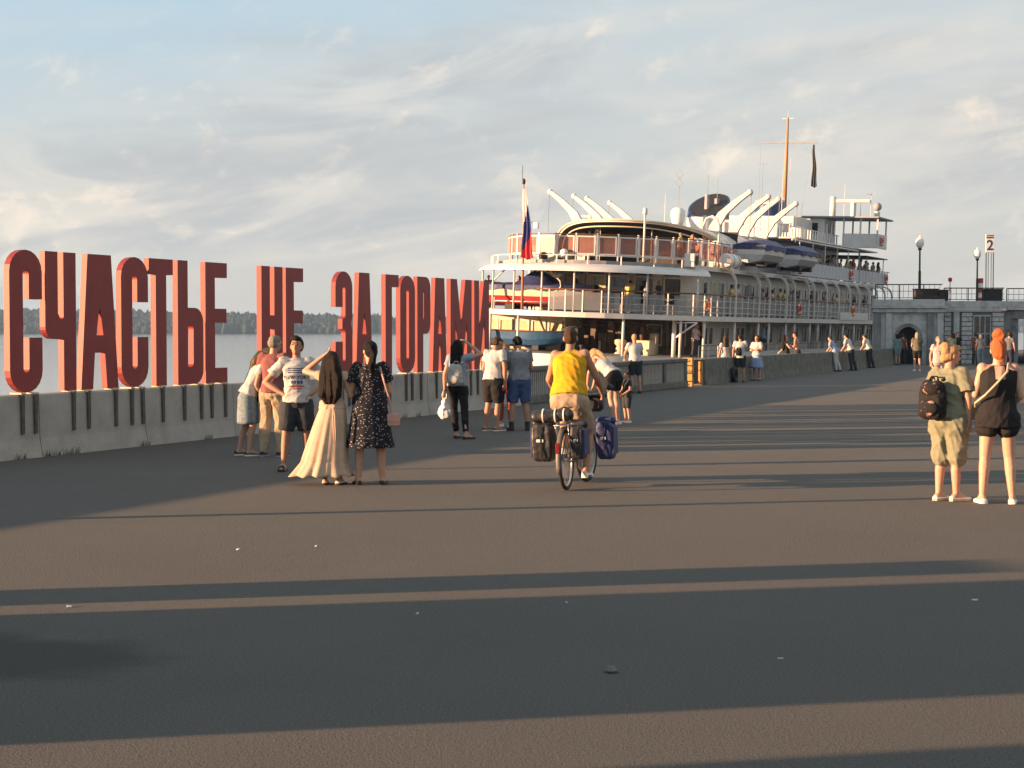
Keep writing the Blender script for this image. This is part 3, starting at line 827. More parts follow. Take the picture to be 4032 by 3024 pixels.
# second, smaller stack, mast, radar
b = MB(); b.rings([[(33.2+1.3*math.cos(a_), CY+1.0*math.sin(a_), 9.3) for a_ in np.linspace(0, 2*math.pi, 20, endpoint=False)], [(33.2+1.2*math.cos(a_), CY+.95*math.sin(a_), 10.4+.25*math.cos(a_)) for a_ in np.linspace(0, 2*math.pi, 20, endpoint=False)]]); b.build('false_funnel', ship_blue, ship, smooth='auto')
b = MB(); b.rings([[(33.2+1.22*math.cos(a_), CY+.97*math.sin(a_), 10.405+.25*math.cos(a_)) for a_ in np.linspace(0, 2*math.pi, 20, endpoint=False)], [(33.2+1.22*math.cos(a_), CY+.97*math.sin(a_), 10.55+.25*math.cos(a_)) for a_ in np.linspace(0, 2*math.pi, 20, endpoint=False)]]); b.build('stack_cap', ship_white, ship)
b = MB(); b.tube([(36.6, CY, 9.6), (36.6, CY, 13.5), (36.6, CY, 16.5)], [.17, .13, .07], 10); mast = b.build('mast', mast_brown, ship, smooth=True)
b = MB(); b.tube([(36.6, CY-2.1, 14.75), (36.6, CY+2.1, 14.75)], .045, 6); b.build('yard', ship_grey, mast)
b = MB(); b.tube([(36.6, CY-.4, 16.45), (36.6, CY+.4, 16.45)], .03, 6); b.tube([(36.6, CY, 16.5), (36.6, CY, 17.0)], .015, 5); b.build('mast_head', ship_white, mast)
b = MB()
for dy in (-1.9, 1.9): b.tube([(36.6, CY+dy, 14.7), (35.5, CY+dy*.8, 9.65)], .008, 4)
b.build('halyard', ship_grey, mast)
b = MB(); b.tube([(38.6, 3.4, 9.62), (38.6, 3.4, 11.0)], .22, 12); b.ell((38.6, 3.4, 11.0), (.24, .24, .2), 12, 6); b.build('radar_pedestal', ship_white, ship, smooth=True)
b = MB(); b.bbox(38.3, 38.6, .7, 3.1, 10.72, 10.95, .05); b.tube([(38.45, 1.9, 9.62), (38.45, 1.9, 10.72)], .2, 10); b.build('radar_bar', ship_white, ship)
for (x, y, r, z0, z1) in ((38.4, .2, .30, 9.62, 10.1),):
    b = MB(); b.tube([(x, y, z0), (x, y, z1)], .2, 10); b.build('dome_pedestal', ship_white, ship); b = MB(); b.ell((x, y, z1+.33), (r, r, r), 14, 8); b.build('antenna_dome', ship_grey, ship, smooth=True)
# antenna whips
for i, (x, y, z0, z1) in enumerate(((38.6, 2.6, 9.62, 12.0), (38.9, 1.5, 9.62, 10.9), (39, .8, 9.62, 11.4), (25.5, 4.6, 7.4, 12.3), (31.4, 5.0, 9.3, 12.4), (31.7, 4.6, 9.3, 13.2), (9.6, 5.2, 7.45, 9.2), (-.6, 8.9, 5.1, 9.2))):
    b = MB(); b.tube([(x, y, z0), (x, y, z1)], [.03, .012], 5)
    if i in (1, 2, 3): b.tube([(x, y-.3, z1-.05), (x, y+.3, z1-.05)], .014, 4)
    b.build('antenna', ship_white if i != 3 else ship_grey, ship)
# domes on the saloon roof
def dome(x, y, z, r, h):
    b = MB(); b.lathe([(r*.62, z), (r*.86, z+h*.3), (r, z+h*.62), (r*.93, z+h*.82), (r*.6, z+h*.96), (.01, z+h)], (x, y, 0), 18); b.build('satellite_dome', white_plain, ship, smooth=True)
dome(9.0, 4.2, 7.38, .42, 1.0); dome(27.5, 4.2, 7.45, .5, 1.5); dome(30.5, 3.6, 7.47, .55, 1.1)
b = MB(); b.tube([(9.0, 4.2, 8.35), (9.0, 4.2, 9.5)], .018, 5)
for z in (9.5, 9.95):
    b.tube([(9.0, 4.2, z), (9.0-.1, 4.2+.18, z+.22), (9.0, 4.2, z+.45), (9.0+.1, 4.2-.18, z+.22), (9.0, 4.2, z)], .014, 4)
b.build('diamond_reflector', ship_grey, ship)
b = MB(); b.tube([(7.6, 1.35, 5.08), (7.6, 1.35, 7.3), (7.6, 1.45, 7.65), (7.6, 1.75, 7.85), (7.6, 2.1, 7.7), (7.6, 2.25, 7.3)], .06, 8); b.build('vent_pipe', ship_white, ship, smooth=True)
# davits
def davit(x, side):
    s_ = 1 if side > 0 else -1
    def Y(y): return y if s_ > 0 else BM - y
    pr = [(2.55, 5.1, .20), (2.5, 6.4, .22), (2.35, 7.35, .24), (1.9, 8.1, .22), (1.15, 8.75, .17), (.45, 9.25, .12)]
    b = MB(); b.rings([[(x-.14, Y(y-w*1.15), z), (x+.14, Y(y-w*1.15), z), (x+.14, Y(y+w*1.15), z+.05), (x-.14, Y(y+w*1.15), z+.05)] for y, z, w in pr])
    o = b.build('davit', ship_white, ship)
    b = MB(); b.ell((x, Y(.42), 9.28), (.17, .17, .17), 10, 6); b.build('davit_head', ship_white, o)
    b = MB(); b.tube([(x, Y(2.95), 5.1), (x, Y(2.95), 8.0)], .08, 8); b.tube([(x, Y(2.95), 7.9), (x, Y(2.0), 7.9)], .07, 6); b.build('davit_brace', ship_white, o)
    b = MB(); b.tube([(x, Y(.36), 9.2), (x, Y(.36), 7.0)], .018, 4); b.build('davit_fall', ship_grey, o)
for x in (9.8, 13.2, 15.2, 18.8): davit(x, 1); davit(x, -1)
# port side / aft hull details
b = MB(); b.lathe([(.21, -.02), (.24, .03), (.24, .06), (.15, .06), (.14, .0)], n=20); b.build('hawse_ring', ship_white, ship, M=Matrix.Translation((stern_x(8.2)-.02, 8.2, -.12)) @ Matrix.Rotation(-math.pi/2, 4, 'Y'))
b = MB(); b.lathe([(.15, .0), (.15, .03), (.01, .03)], n=20); b.build('hawse_hole', ship_dark, ship, M=Matrix.Translation((stern_x(8.2)-.03, 8.2, -.12)) @ Matrix.Rotation(-math.pi/2, 4, 'Y'))
mach = mat('rusty_machinery', (.06,.045,.035), .7, scale=3, c2=(.15,.11,.075), detail=8)
# derrick post on the quarter, deck machinery
b = MB(); b.tube([(1.1, 1.3, .44), (1.1, 1.3, 2.26)], .11, 10); b.tube([(1.1, 1.3, 1.35), (1.1, .1, 2.2)], .05, 6); b.tube([(1.1, 1.3, 2.15), (1.1, .1, 2.2)], .035, 6); b.tube([(1.1, .7, 1.75), (1.1, .7, 2.15)], .03, 5); b.build('derrick_post', ship_white, ship, smooth=True)
for (x, y) in ((.6, 3.3), (3.0, .9), (9.0, .55), (12.2, .5), (1.0, 6.2)):
    b = MB(); b.lathe([(.18, .44), (.13, .5), (.11, .7), (.17, .76), (.17, .84), (.05, .87)], (x, y, 0), 12); b.build('bollard', ship_dark, ship, smooth=True)
b = MB(); b.lathe([(.35, .44), (.24, .55), (.2, .85), (.32, .95), (.34, 1.15), (.2, 1.2)], (2.2, 4.6, 0), 14); b.build('capstan', ship_cream, ship, smooth=True)
b = MB(); b.bbox(1.4, 2.2, 6.6, 7.6, .44, 1.7, .05); b.build('engine_casing', ship_dark, ship)
b = MB(); b.bbox(1.2, 2.0, 2.6, 3.4, .44, 1.2, .04); b.build('deck_locker', ship_cream, ship)
mach = mat('rusty_machinery', (.06,.045,.035), .7, scale=3, c2=(.15,.11,.075), detail=8)
rm = random.Random(3)
for k_ in range(16):
    yy_ = 1.9+k_*.34; xx_ = cab_x(3.6, yy_, 1.5)-rm.uniform(.4, .9); hh_ = rm.uniform(.5, 1.75)
    b = MB()
    if k_ % 3 == 0: b.tube([(xx_, yy_, .44), (xx_, yy_, .44+hh_)], rm.uniform(.05, .16), 9)
    else: b.bbox(xx_, xx_+.35, yy_, yy_+rm.uniform(.2, .5), .44, .44+hh_, .03)
    b.build('deck_machinery', mach if k_ % 4 else ship_cream, ship)
b = MB(); b.tube([(cab_x(3.6, y, 1.5)-.25, y, 2.05) for y in np.arange(1.8, 7.6, .4)], .06, 7); b.tube([(cab_x(3.6, y, 1.5)-.35, y, 1.85) for y in np.arange(1.8, 7.6, .4)], .04, 7); b.build('pipe_run', mach, ship)
b = MB(); b.rings([[(cab_x(3.6, y, 1.5)-.03, y, z) for y in np.arange(1.7, 7.7, .3)] for z in (.45, 2.25)], close=False); b.build('engine_room_bulkhead', mach, ship)
b = MB(); b.tube([(2.0, 8.75, .44), (2.0, 8.8, 1.4), (1.7, 8.95, 2.0), (1.5, 9.05, 2.24)], .09, 8); b.build('ventilator', ship_cream, ship, smooth=True)
b = MB(); b.bbox(5.6, 6.3, .95, 1.45, 5.08, 5.85, .03); b.lathe([(.26, 0), (.26, .02), (.05, .02)], n=16)
ac = MB(); ac.bbox(1.6, 2.1, .55, 1.1, 4.95, 5.62, .03); aco = ac.build('air_conditioner', ship_white, ship)
ac = MB(); ac.lathe([(.25, 0), (.25, .03), (.02, .03)], n=16); ac.build('fan_grille', ship_dark, aco, M=Matrix.Translation((1.85, .54, 5.28)) @ Matrix.Rotation(math.pi/2, 4, 'X'))
b = MB(); b.lathe([(.16, 5.08), (.22, 5.2), (.2, 5.4), (.02, 5.45)], (-1.7, 7.3, 0), 12); b.build('stern_lamp', ship_dark, ship)
b = MB(); b.ell((-1.7, 6.2, 5.42), (.2, .2, .2), 12, 8); b.build('searchlight', white_plain, ship, smooth=True)
# mooring frames round the stern boat
b = MB()
for (y0, y1) in ((7.2, 10.7),):
    x = -.45
    lp = [(x, y0, 2.53), (x, y0, 3.45), (x, y0-.35, 3.75), (x, y0-.3, 4.05), (x, y0+.5, 4.75), (x, y1-.9, 4.75), (x, y1-.05, 3.95), (x, y1+.05, 3.7), (x, y1-.15, 3.45), (x, y1-.15, 2.53)]
    b.tube(lp, .045, 6); b.tube([(x, y0, 3.45), (x, y1-.15, 3.45)], .04, 6); b.tube([(x, y0, 2.95), (x, y1-.15, 2.95)], .03, 6); b.tube([(x, (y0+y1)/2, 2.53), (x, (y0+y1)/2, 3.45)], .035, 6)
b.build('boat_guard_frame', ship_white, ship, smooth=True)

# --- things carried on board
def boat(label, M, Lb, Wb, Hb, top, bottom, cover=None, hump=False, name='boat'):
    """boat along local x, bow at +x"""
    t = thing(name, label, 'boat', M)
    def sec(u):
        bw = Wb/2*(1 - max(0, (u-.55)/.45)**2.2)*(1 if u > .06 else .9); bw = max(bw, .02)
        sh = Hb*(1 + .28*max(0, u-.5)**1.5); ke = Hb*.55*max(0, (u-.62)/.38)**2
        return bw, sh, ke
    us = [i/18 for i in range(19)]
    lo, mid, up = [], [], []
    for u in us:
        bw, sh, ke = sec(u); x = -Lb/2 + Lb*u
        lo.append([(x, -bw, ke*.6+Hb*.5), (x, -bw*.75, ke+Hb*.16), (x, 0, ke), (x, bw*.75, ke+Hb*.16), (x, bw, ke*.6+Hb*.5)])
        up.append([(x, -bw, ke*.6+Hb*.5), (x, -bw*1.06, sh), (x, bw*1.06, sh), (x, bw, ke*.6+Hb*.5)])
    b = MB(); b.rings(lo, close=True); b.build('hull_bottom', bottom, t, smooth='auto')
    b = MB(); b.rings([[(p[0], p[1], p[2]+.002) for p in r] for r in up], close=True); b.build('topsides', top, t, smooth='auto')
    b = MB()
    if cover:
        rs = []
        for u in us:
            bw, sh, ke = sec(u); x = -Lb/2 + Lb*u
            h = .16 + (.62*Hb*max(0, 1-abs(u-.48)/.16)**.6 if hump else .22*math.sin(math.pi*min(1, u*1.05)))
            h = max(.05, h*(1-.7*max(0, u-.8)/.2)) + .02*math.sin(u*31)
            d = .22+.05*math.sin(u*23)
            rs.append([(x, -bw*1.1, sh-d), (x, -bw*1.1, sh+.03), (x, -bw*.45, sh+h), (x, bw*.45, sh+h), (x, bw*1.1, sh+.03), (x, bw*1.1, sh-d)])
        b.rings(rs, close=True); b.build('cover', cover, t, smooth='auto')
    else:
        for u in (.3, .5, .7):
            x = -Lb/2+Lb*u; bw = sec(u)[0]; b.box(x-.1, x+.1, -bw*.95, bw*.95, Hb*.9, Hb*.94)
        b.build('thwart', teak, t)
        b = MB(); b.tube([(-Lb/2+Lb*u, -sec(u)[0]*1.07, sec(u)[1]+.01) for u in us] , .03, 5); b.tube([(-Lb/2+Lb*u, sec(u)[0]*1.07, sec(u)[1]+.01) for u in us], .03, 5); b.build('gunwale', teak, t)
    for x0_ in (-.3, .12):
        b = MB(); b.bbox(Lb*x0_, Lb*(x0_+.08), -Wb*.3, Wb*.3, -.14, Hb*.3, .02); b.build('cradle', ship_dark, t)
    return t
boat('motorboat under a dark blue tarpaulin on the stern deck, red bottom', on(.35, 8.35, 2.70, -math.pi/2), 5.8, 1.8, 1.05, ship_cream, boat_red, tarp_blue, True, 'motorboat')
boat('open dark blue rowing boat on the lowest stern deck', on(.5, 9.2, .62, -math.pi/2), 5.0, 1.5, .8, boat_blue, boat_blue, None, False, 'rowing_boat')
for i, (x, y) in enumerate(((12.2, .25), (19.2, .25), (12.2, BM-.25), (19.2, BM-.25))):
    boat(['white lifeboat with blue cover hung from the aft davits on the quay side', 'white lifeboat with blue cover hung from the forward davits on the quay side',
          'blue covered lifeboat hung from the aft davits on the river side', 'blue covered lifeboat hung from the forward davits on the river side'][i],
         on(x, y, 5.45), 5.4, 1.9, .95, ship_white, mat('lifeboat_grey_hull', (.40,.41,.41), .5), tarp_blue, False, 'lifeboat')
for i, (x, y, z) in enumerate(((7.0, .45, 5.45), (5.6, 1.75, 6.15), (8.6, 1.6, 6.2))):
    t = thing('liferaft_canister', ['white liferaft drum lying outboard beside the lifeboats', 'white liferaft drum behind the glazed deck rail', 'white liferaft drum under the aft lifeboat bow'][i], 'liferaft', on(x, y, z))
    b = MB(); b.T = Matrix.Rotation(math.pi/2, 4, 'Y'); b.lathe([(.02, -.85), (.33, -.84), (.38, -.76), (.38, -.05), (.40, -.04), (.40, .04), (.38, .05), (.38, .76), (.33, .84), (.02, .85)], n=20); b.build('shell', white_plain, t, smooth='auto')
    b = MB()
    for dx_ in (-.45, .45): b.T = Matrix.Translation((dx_, 0, 0)) @ Matrix.Rotation(math.pi/2, 4, 'Y'); b.lathe([(.39, -.02), (.395, -.02), (.395, .02), (.39, .02)], n=20)
    b.build('strap', ship_dark, t)
    for x0_ in (-.6, .5):
        b = MB(); b.box(x0_, x0_+.1, -.3, .3, -.42, -.25); b.build('cradle', ship_white, t)
def ring_thing(label, M):
    t = thing('life_ring', label, 'life ring', M, 'life rings on the ship rails')
    n = 24; m = 8
    b = MB(); rs = []
    for i in range(n+1):
        a_ = 2*math.pi*i/n; rs.append([((.29+.085*math.cos(2*math.pi*k/m))*math.cos(a_), .06*math.sin(2*math.pi*k/m), (.29+.085*math.cos(2*math.pi*k/m))*math.sin(a_)) for k in range(m)])
    b.rings(rs, cap=False); b.build('ring', orange_ring, t, smooth=True)
    b = MB()
    for q in range(4):
        rs = []
        for i in range(4):
            a_ = math.pi/4 + q*math.pi/2 - .16 + .32*i/3; rs.append([((.29+.09*math.cos(2*math.pi*k/m))*math.cos(a_), .065*math.sin(2*math.pi*k/m), (.29+.09*math.cos(2*math.pi*k/m))*math.sin(a_)) for k in range(m)])
        b.rings(rs)
    b.build('band', white_plain, t)
for i, (x, y, z) in enumerate(((2.2, -.02, 3.08), (19.0, -.02, 3.08), (31.8, -.06, 3.12), (22.0, .84, 5.6), (34.5, .84, 5.6), (45.0, .84, 5.6), (8.5, .84, 5.75), (37.0, -.56, 8.0))):
    ring_thing(['orange and white life ring on the promenade rail at the stern corner', 'orange life ring on the promenade rail amidships', 'orange life ring on the promenade rail by the gangway board',
                'orange life ring on the boat deck rail below the crowd', 'orange life ring on the boat deck rail towards the bow', 'orange life ring at the bow end of the boat deck rail',
                'orange life ring on the glazed rail by the liferaft drum', 'orange life ring on the bridge wing'][i], on(x, y, z))
# ensign on its staff
t = thing('ensign_staff', 'tall leaning wooden flagstaff rising from the stern deck', 'flagpole', on(-2.5, 8.0, 2.55))
b = MB(); b.tube([(0, 0, 0), (-.02, .05, 3.2), (-.05, .12, 6.2)], [.075, .06, .035], 8); b.build('staff', mast_brown, t, smooth=True)
b = MB(); b.ell((-.05, .12, 6.3), (.09, .09, .16), 8, 6); b.tube([(-.05, .2, 6.2), (-.05, .22, 7.1)], .012, 4); b.build('truck', ship_dark, t)
b = MB(); b.tube([(-.03, -.05, 4.4), (-.03, -.55, 4.25)], .02, 5); b.bbox(-.12, .08, -.75, -.5, 4.0, 4.3, .03); b.build('stern_light', white_plain, t)
flag_m = [mat('flag_white', (.78,.76,.72), .85), mat('flag_blue', (.025,.04,.16), .85), mat('flag_red', (.50,.03,.035), .85)]
def hanging_flag(name, label, M, Lf, w0, w1, mats, bands):
    b = MB(); nz, ny = 28, 14; rows = []
    for i in range(nz+1):
        u = i/nz; w = w0 + (w1-w0)*u**.8; tip = .06*Lf*math.sin(u*2.5)
        rows.append([(.05*math.sin(3*math.pi*j/ny*1.7 + u*3)*(.5+u) , -w*(j/ny) + .03*math.sin(u*9), -Lf*u - (.16*Lf*abs(j/ny-.55)*-1 if i == nz else 0)*.5) for j in range(ny+1)])
    vs_ = [p for r in rows for p in r]
    n = len(b.v); b.v += vs_
    for i in range(nz):
        for j in range(ny):
            b.f.append((i*(ny+1)+j, i*(ny+1)+j+1, (i+1)*(ny+1)+j+1, (i+1)*(ny+1)+j))
            s_ = i/nz + .32*(j/ny - .5)
            b.m.append(0 if s_ < bands[0] else 1 if s_ < bands[1] else 2)
    o = b.build(name, mats, None, smooth=True, M=M)
    o.modifiers.new('thickness', 'SOLIDIFY').thickness = .012
    return tag(o, label, 'flag')
hanging_flag('ensign_flag', 'limp white, blue and red tricolour hanging from the stern flagstaff', on(-2.58, 8.13, 8.5), 3.5, .15, .70, flag_m, (.34, .74))
hanging_flag('signal_flag', 'limp dark flag hanging from the yard of the mast', on(36.5, CY-1.9, 14.6), 3.0, .12, .42, [mat('dark_flag_cloth', (.05,.05,.055), .9)]*3, (.4, .7))
# deck chairs and tables seen through the stern rail
def deck_chair(label, M):
    t = thing('deck_chair', label, 'chair', M, 'chairs on the stern promenade')
    b = MB(); b.bbox(-.22, .22, -.22, .22, .42, .46, .01); b.build('seat', ship_grey, t)
    b = MB(); b.bbox(-.22, .22, .20, .24, .47, .88, .01); b.build('backrest', ship_grey, t)
    for sx_ in (-.2, .2):
        for sy_ in (-.2, .2):
            b = MB(); b.tube([(sx_, sy_, 0), (sx_, sy_, .42)], .018, 5); b.build('leg', ship_white, t)
for i, (x, y, rz) in enumerate(((1.5, 5.0, .3), (1.2, 4.0, 2.2), (1.5, 2.6, -.4), (2.3, 5.2, 1.2), (2.6, 1.9, 2.9))):
    deck_chair('grey deck chair behind the glass rail on the stern promenade', on(x, y, 2.545, rz))
for i, (x, y) in enumerate(((1.9, 4.4), (2.0, 2.2))):
    t = thing('deck_table', ['small round white deck table beside the motorboat bow', 'small round white deck table by the stern corner'][i], 'table', on(x, y, 2.545))
    b = MB(); b.lathe([(.4, .70), (.4, .73), (.01, .735)], n=18); b.build('table_top', white_plain, t)
    b = MB(); b.lathe([(.22, 0), (.2, .03), (.03, .06), (.03, .7)], n=10); b.build('pedestal', ship_grey, t)

# ------------------------------------------------------------------ quay terminal
QX, QY = 19.55, 88.6
QA = R(4)
MQ = Tr(QX, QY, 0, -QA*.2)
tm = thing('river_terminal', 'low weathered pale stone terminal with arch and roof terrace at the quay end', 'building', MQ)
def tb(name, m, x0, x1, y0, y1, z0, z1, bev=.02, parent=None):
    b = MB(); b.bbox(x0, x1, y0, y1, z0, z1, bev); return b.build(name, m, parent or tm)
# block one with arch: x 0..3.75
ax, ar = 1.85, .62
b = MB()
out = [(0.0, 0), (ax-ar-.12, 0), (ax-ar-.12, 1.45)] + [(ax-(ar+.12)*math.cos(R(q)), 1.45+(ar+.12)*math.sin(R(q))) for q in range(10, 171, 10)] + [(ax+ar+.12, 1.45), (ax+ar+.12, 0), (3.75, 0), (3.75, 2.78), (0, 2.78)]
b.rings([[(x, .0, z) for x, z in out], [(x, .35, z) for x, z in out]]); b.build('arched_wall', plaster, tm)
b = MB()
ring_o = [(ax-ar-.13, 0)] + [(ax-(ar+.13)*math.cos(R(q)), 1.45+(ar+.13)*math.sin(R(q))) for q in range(0, 181, 12)] + [(ax+ar+.13, 0)]
ring_i = [(ax-ar+.06, 0)] + [(ax-(ar-.06)*math.cos(R(q)), 1.45+(ar-.06)*math.sin(R(q))) for q in range(0, 181, 12)] + [(ax+ar-.06, 0)]
b.rings([[(x, -.05, z) for x, z in ring_o], [(x, -.05, z) for x, z in ring_i], [(x, .30, z) for x, z in ring_i], [(x, .30, z) for x, z in ring_o], [(x, -.05, z) for x, z in ring_o]], close=False); b.build('archivolt', plaster_dark, tm)
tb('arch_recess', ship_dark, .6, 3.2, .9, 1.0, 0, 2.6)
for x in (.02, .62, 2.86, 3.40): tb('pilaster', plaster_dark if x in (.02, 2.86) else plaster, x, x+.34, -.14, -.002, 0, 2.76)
tb('entablature', plaster, -.06, 3.82, -.2, .5, 2.785, 3.0)
tb('cornice', plaster, -.14, 3.9, -.3, .5, 3.005, 3.10)
tb('attic', plaster, -.02, 3.8, -.12, .5, 3.105, 3.5)
b = MB(); b.rings([[(0, .36, z), (.0 + 12.5*math.tan(SA), 12.9, z), (.3+12.5*math.tan(SA), 12.9, z), (.3, .36, z)] for z in (0, 3.3)]); b.build('river_side_wall', plaster_dark, tm)
b = MB(); b.rings([[(0.05, .36, z), (12.5, .9, z), (40, .9, z), (48, 30, z), (30*math.tan(SA), 30, z)] for z in (3.30, 3.42)]); b.build('terrace_floor', plaster_dark, tm)
# block two with rusticated piers and window
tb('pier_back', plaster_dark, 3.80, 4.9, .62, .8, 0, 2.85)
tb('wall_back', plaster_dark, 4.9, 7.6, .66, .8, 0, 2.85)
for side, xs_ in enumerate((3.92, 4.86, 6.52)):
    for k in range(11):
        w = (.36, .58, .62)[side]
        off = 0.0
        tb('stone', plaster, xs_, xs_+w*.5-.006+ (.06 if k % 2 else -.06), .46, .655, k*.255+.01, k*.255+.235, .02)
        tb('stone', plaster, xs_+w*.5+.006+(.06 if k % 2 else -.06), xs_+w, .46, .655, k*.255+.01, k*.255+.235, .02)
tb('pilaster', plaster, 4.40, 4.72, .40, .615, 0, 2.82)
b = MB()
for (x0, x1, z0, z1) in ((5.50, 5.56, .9, 2.66), (6.42, 6.48, .9, 2.66), (5.56, 6.42, .9, .97), (5.56, 6.42, 2.58, 2.66), (5.84, 5.89, .97, 2.58), (6.12, 6.17, .97, 2.58), (5.56, 6.42, 1.62, 1.67)): b.box(x0, x1, .56, .64, z0, z1)
wf = b.build('window', plaster, tm)
for i in range(3):
    for (z0, z1) in ((.97, 1.62), (1.67, 2.58)):
        b = MB(); x0 = (5.56, 5.89, 6.17)[i]; x1 = (5.84, 6.12, 6.42)[i]; b.box(x0, x1, .60, .61, z0, z1); b.build('pane', glass_dark, wf)
tb('entablature', plaster, 3.9, 7.25, .38, .9, 2.86, 3.06)
tb('attic', plaster, 3.86, 7.3, .42, .9, 3.065, 3.42)
# right bay: roof slab on piers over a dark passage
tb('slab', plaster, 7.31, 40, .55, 2.2, 2.92, 3.40)
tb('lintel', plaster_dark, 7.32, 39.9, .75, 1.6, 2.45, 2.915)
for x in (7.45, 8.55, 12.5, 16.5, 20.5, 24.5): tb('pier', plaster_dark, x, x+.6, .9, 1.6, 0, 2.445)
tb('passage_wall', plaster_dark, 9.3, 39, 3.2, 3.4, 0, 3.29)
# terrace railing
def terrace_rail(label, x0, x1, y, h=.75, z=3.5, dense=.28):
    t = thing('terrace_railing', label, 'railing', MQ @ Matrix.Translation((x0, y, z)))
    Lr = x1-x0
    b = MB(); b.tube([(0, 0, h), (Lr, 0, h)], .03, 5); b.tube([(0, 0, .08), (Lr, 0, .08)], .02, 5); b.tube([(0, 0, h*.55), (Lr, 0, h*.55)], .014, 5); b.build('rails', rail_steel, t)
    for k in range(int(Lr/1.3)+1):
        b = MB(); b.tube([(min(k*1.3, Lr), 0, -.08), (min(k*1.3, Lr), 0, h)], .03, 6); b.build('post', rail_steel, t)
    b = MB()
    for xk in np.arange(.1, Lr, dense): b.tube([(xk, 0, .08), (xk, 0, h)], .011, 4)
    b.build('pickets', rail_steel, t)
terrace_rail('black iron terrace railing above the arch', .1, 3.7, .1, .8)
terrace_rail('black iron terrace railing above the terminal window', 3.95, 7.2, .7, .7, 3.42)
terrace_rail('black iron terrace railing over the dark passage', 7.4, 16, .9, .7, 3.40)
for i, (x, y, w, h) in enumerate(((2.5, 1.3, 1.3, .62), (3.75, .72, .45, .55), (6.2, 1.0, 1.0, .6))):
    t = thing('planter_box', ['long dark planter box behind the terrace railing', 'small black bin box at the corner of the terrace', 'black plinth box at the foot of the berth sign'][i], 'box', MQ @ Matrix.Translation((x, y, 3.43)))
    b = MB(); b.bbox(0, w, 0, .5, 0, h, .02); b.build('box_body', rail_steel, t)
    b = MB(); b.bbox(-.03, w+.03, -.03, .53, h+.002, h+.06, .015); b.build('box_lid', rail_steel, t)
def lamp(label, X, Y, z0, z1):
    t = thing('globe_lamp', label, 'street lamp', Tr(X, Y, z0), 'globe lamps')
    h = z1-z0
    b = MB(); b.lathe([(.16, 0), (.16, .25), (.09, .35), (.075, h*.5), (.085, h*.5+.03), (.055, h*.5+.08), (.05, h-.55), (.13, h-.5), (.10, h-.42)], n=12); b.build('pole', rail_steel, t, smooth='auto')
    b = MB(); b.lathe([(.09, h-.43), (.2, h-.3), (.245, h-.12), (.22, h+.06), (.13, h+.16), (.05, h+.2)], n=18); b.build('globe', lamp_globe, t, smooth=True)
    b = MB(); b.lathe([(.06, h+.2), (.05, h+.26), (.01, h+.34)], n=10); b.build('finial', lamp_globe, t)
lamp('tall globe lamp on the terrace above the arch', 23.6, 95, 3.4, 7.0)
lamp('smaller looking globe lamp far back on the terrace by the striped pole', 30.9, 109, 3.4, 7.0)
t = thing('striped_beacon', 'red and white striped pole standing on the terrace', 'pole', Tr(32.0, 112, 3.4))
for k in range(6):
    b = MB(); b.lathe([(.17, k*.33), (.17, k*.33+.33)], n=12); b.build('band', boat_red if k % 2 else white_plain, t, smooth='auto')
t = thing('striped_beacon', 'thin red and white marker pole at the terrace corner', 'pole', Tr(25.9, 97, 3.4))
for k in range(4):
    b = MB(); b.lathe([(.04, k*.32), (.04, k*.32+.32)], n=8); b.build('band', boat_red if k % 2 == 0 else white_plain, t)
b = MB(); b.lathe([(.02, 1.28), (.12, 1.33), (.12, 1.5), (.02, 1.56)], n=10); b.build('marker_head', boat_red, t)
# berth sign
t = thing('berth_sign', 'tall berth sign with the number 2 on a white board', 'sign', Tr(26.25, 90.2, 4.05))
for x in (-.20, -.08, .08, .20):
    b = MB(); b.tube([(x, 0, 0), (x, 0, 2.1)], .018 if abs(x) < .1 else .028, 6); b.build('post', rail_steel, t)
b = MB(); b.bbox(-.23, .23, -.03, .03, 2.05, 3.05, .01); b.build('board', mat('sign_white', (.68,.69,.70), .5, var=.04), t)
b = MB(); b.bbox(-.22, .22, -.036, -.031, 2.82, 3.02, .002); b.build('header_band', mat('sign_navy', (.04,.05,.10), .5), t)
def text_mesh(s_, size, m):
    cu = bpy.data.curves.new('text', 'FONT'); cu.body = s_; cu.size = size; cu.align_x = 'CENTER'; cu.align_y = 'CENTER'; cu.extrude = .002
    cu.offset = size*.02
    ob = bpy.data.objects.new('tmp', cu); col.objects.link(ob)
    me = bpy.data.meshes.new_from_object(ob.evaluated_get(bpy.context.evaluated_depsgraph_get()))
    bpy.data.objects.remove(ob); bpy.data.curves.remove(cu)
    me.materials.clear(); me.materials.append(m); return me
link('number', text_mesh('2', .78, mat('sign_navy', (0,0,0))), t, M=Matrix.Translation((0, -.035, 2.42)) @ Matrix.Rotation(math.pi/2, 4, 'X'))
link('lettering', text_mesh('ПРИЧАЛ', .105, white_plain), t, M=Matrix.Translation((0, -.039, 2.92)) @ Matrix.Rotation(math.pi/2, 4, 'X'))
# tyre against the parapet
t = thing('old_tyre', 'old black tyre leaning against the dark parapet', 'tyre', Mw(57.0, -.14, 0))
b = MB(); rs = []
for i in range(25):
    a_ = 2*math.pi*i/24; rs.append([((.21+.075*math.cos(2*math.pi*k/8))*math.cos(a_), .08*math.sin(2*math.pi*k/8), .285+(.21+.075*math.cos(2*math.pi*k/8))*math.sin(a_)) for k in range(8)])
b.rings(rs, cap=False); b.build('tread', black_plain, t, smooth=True)

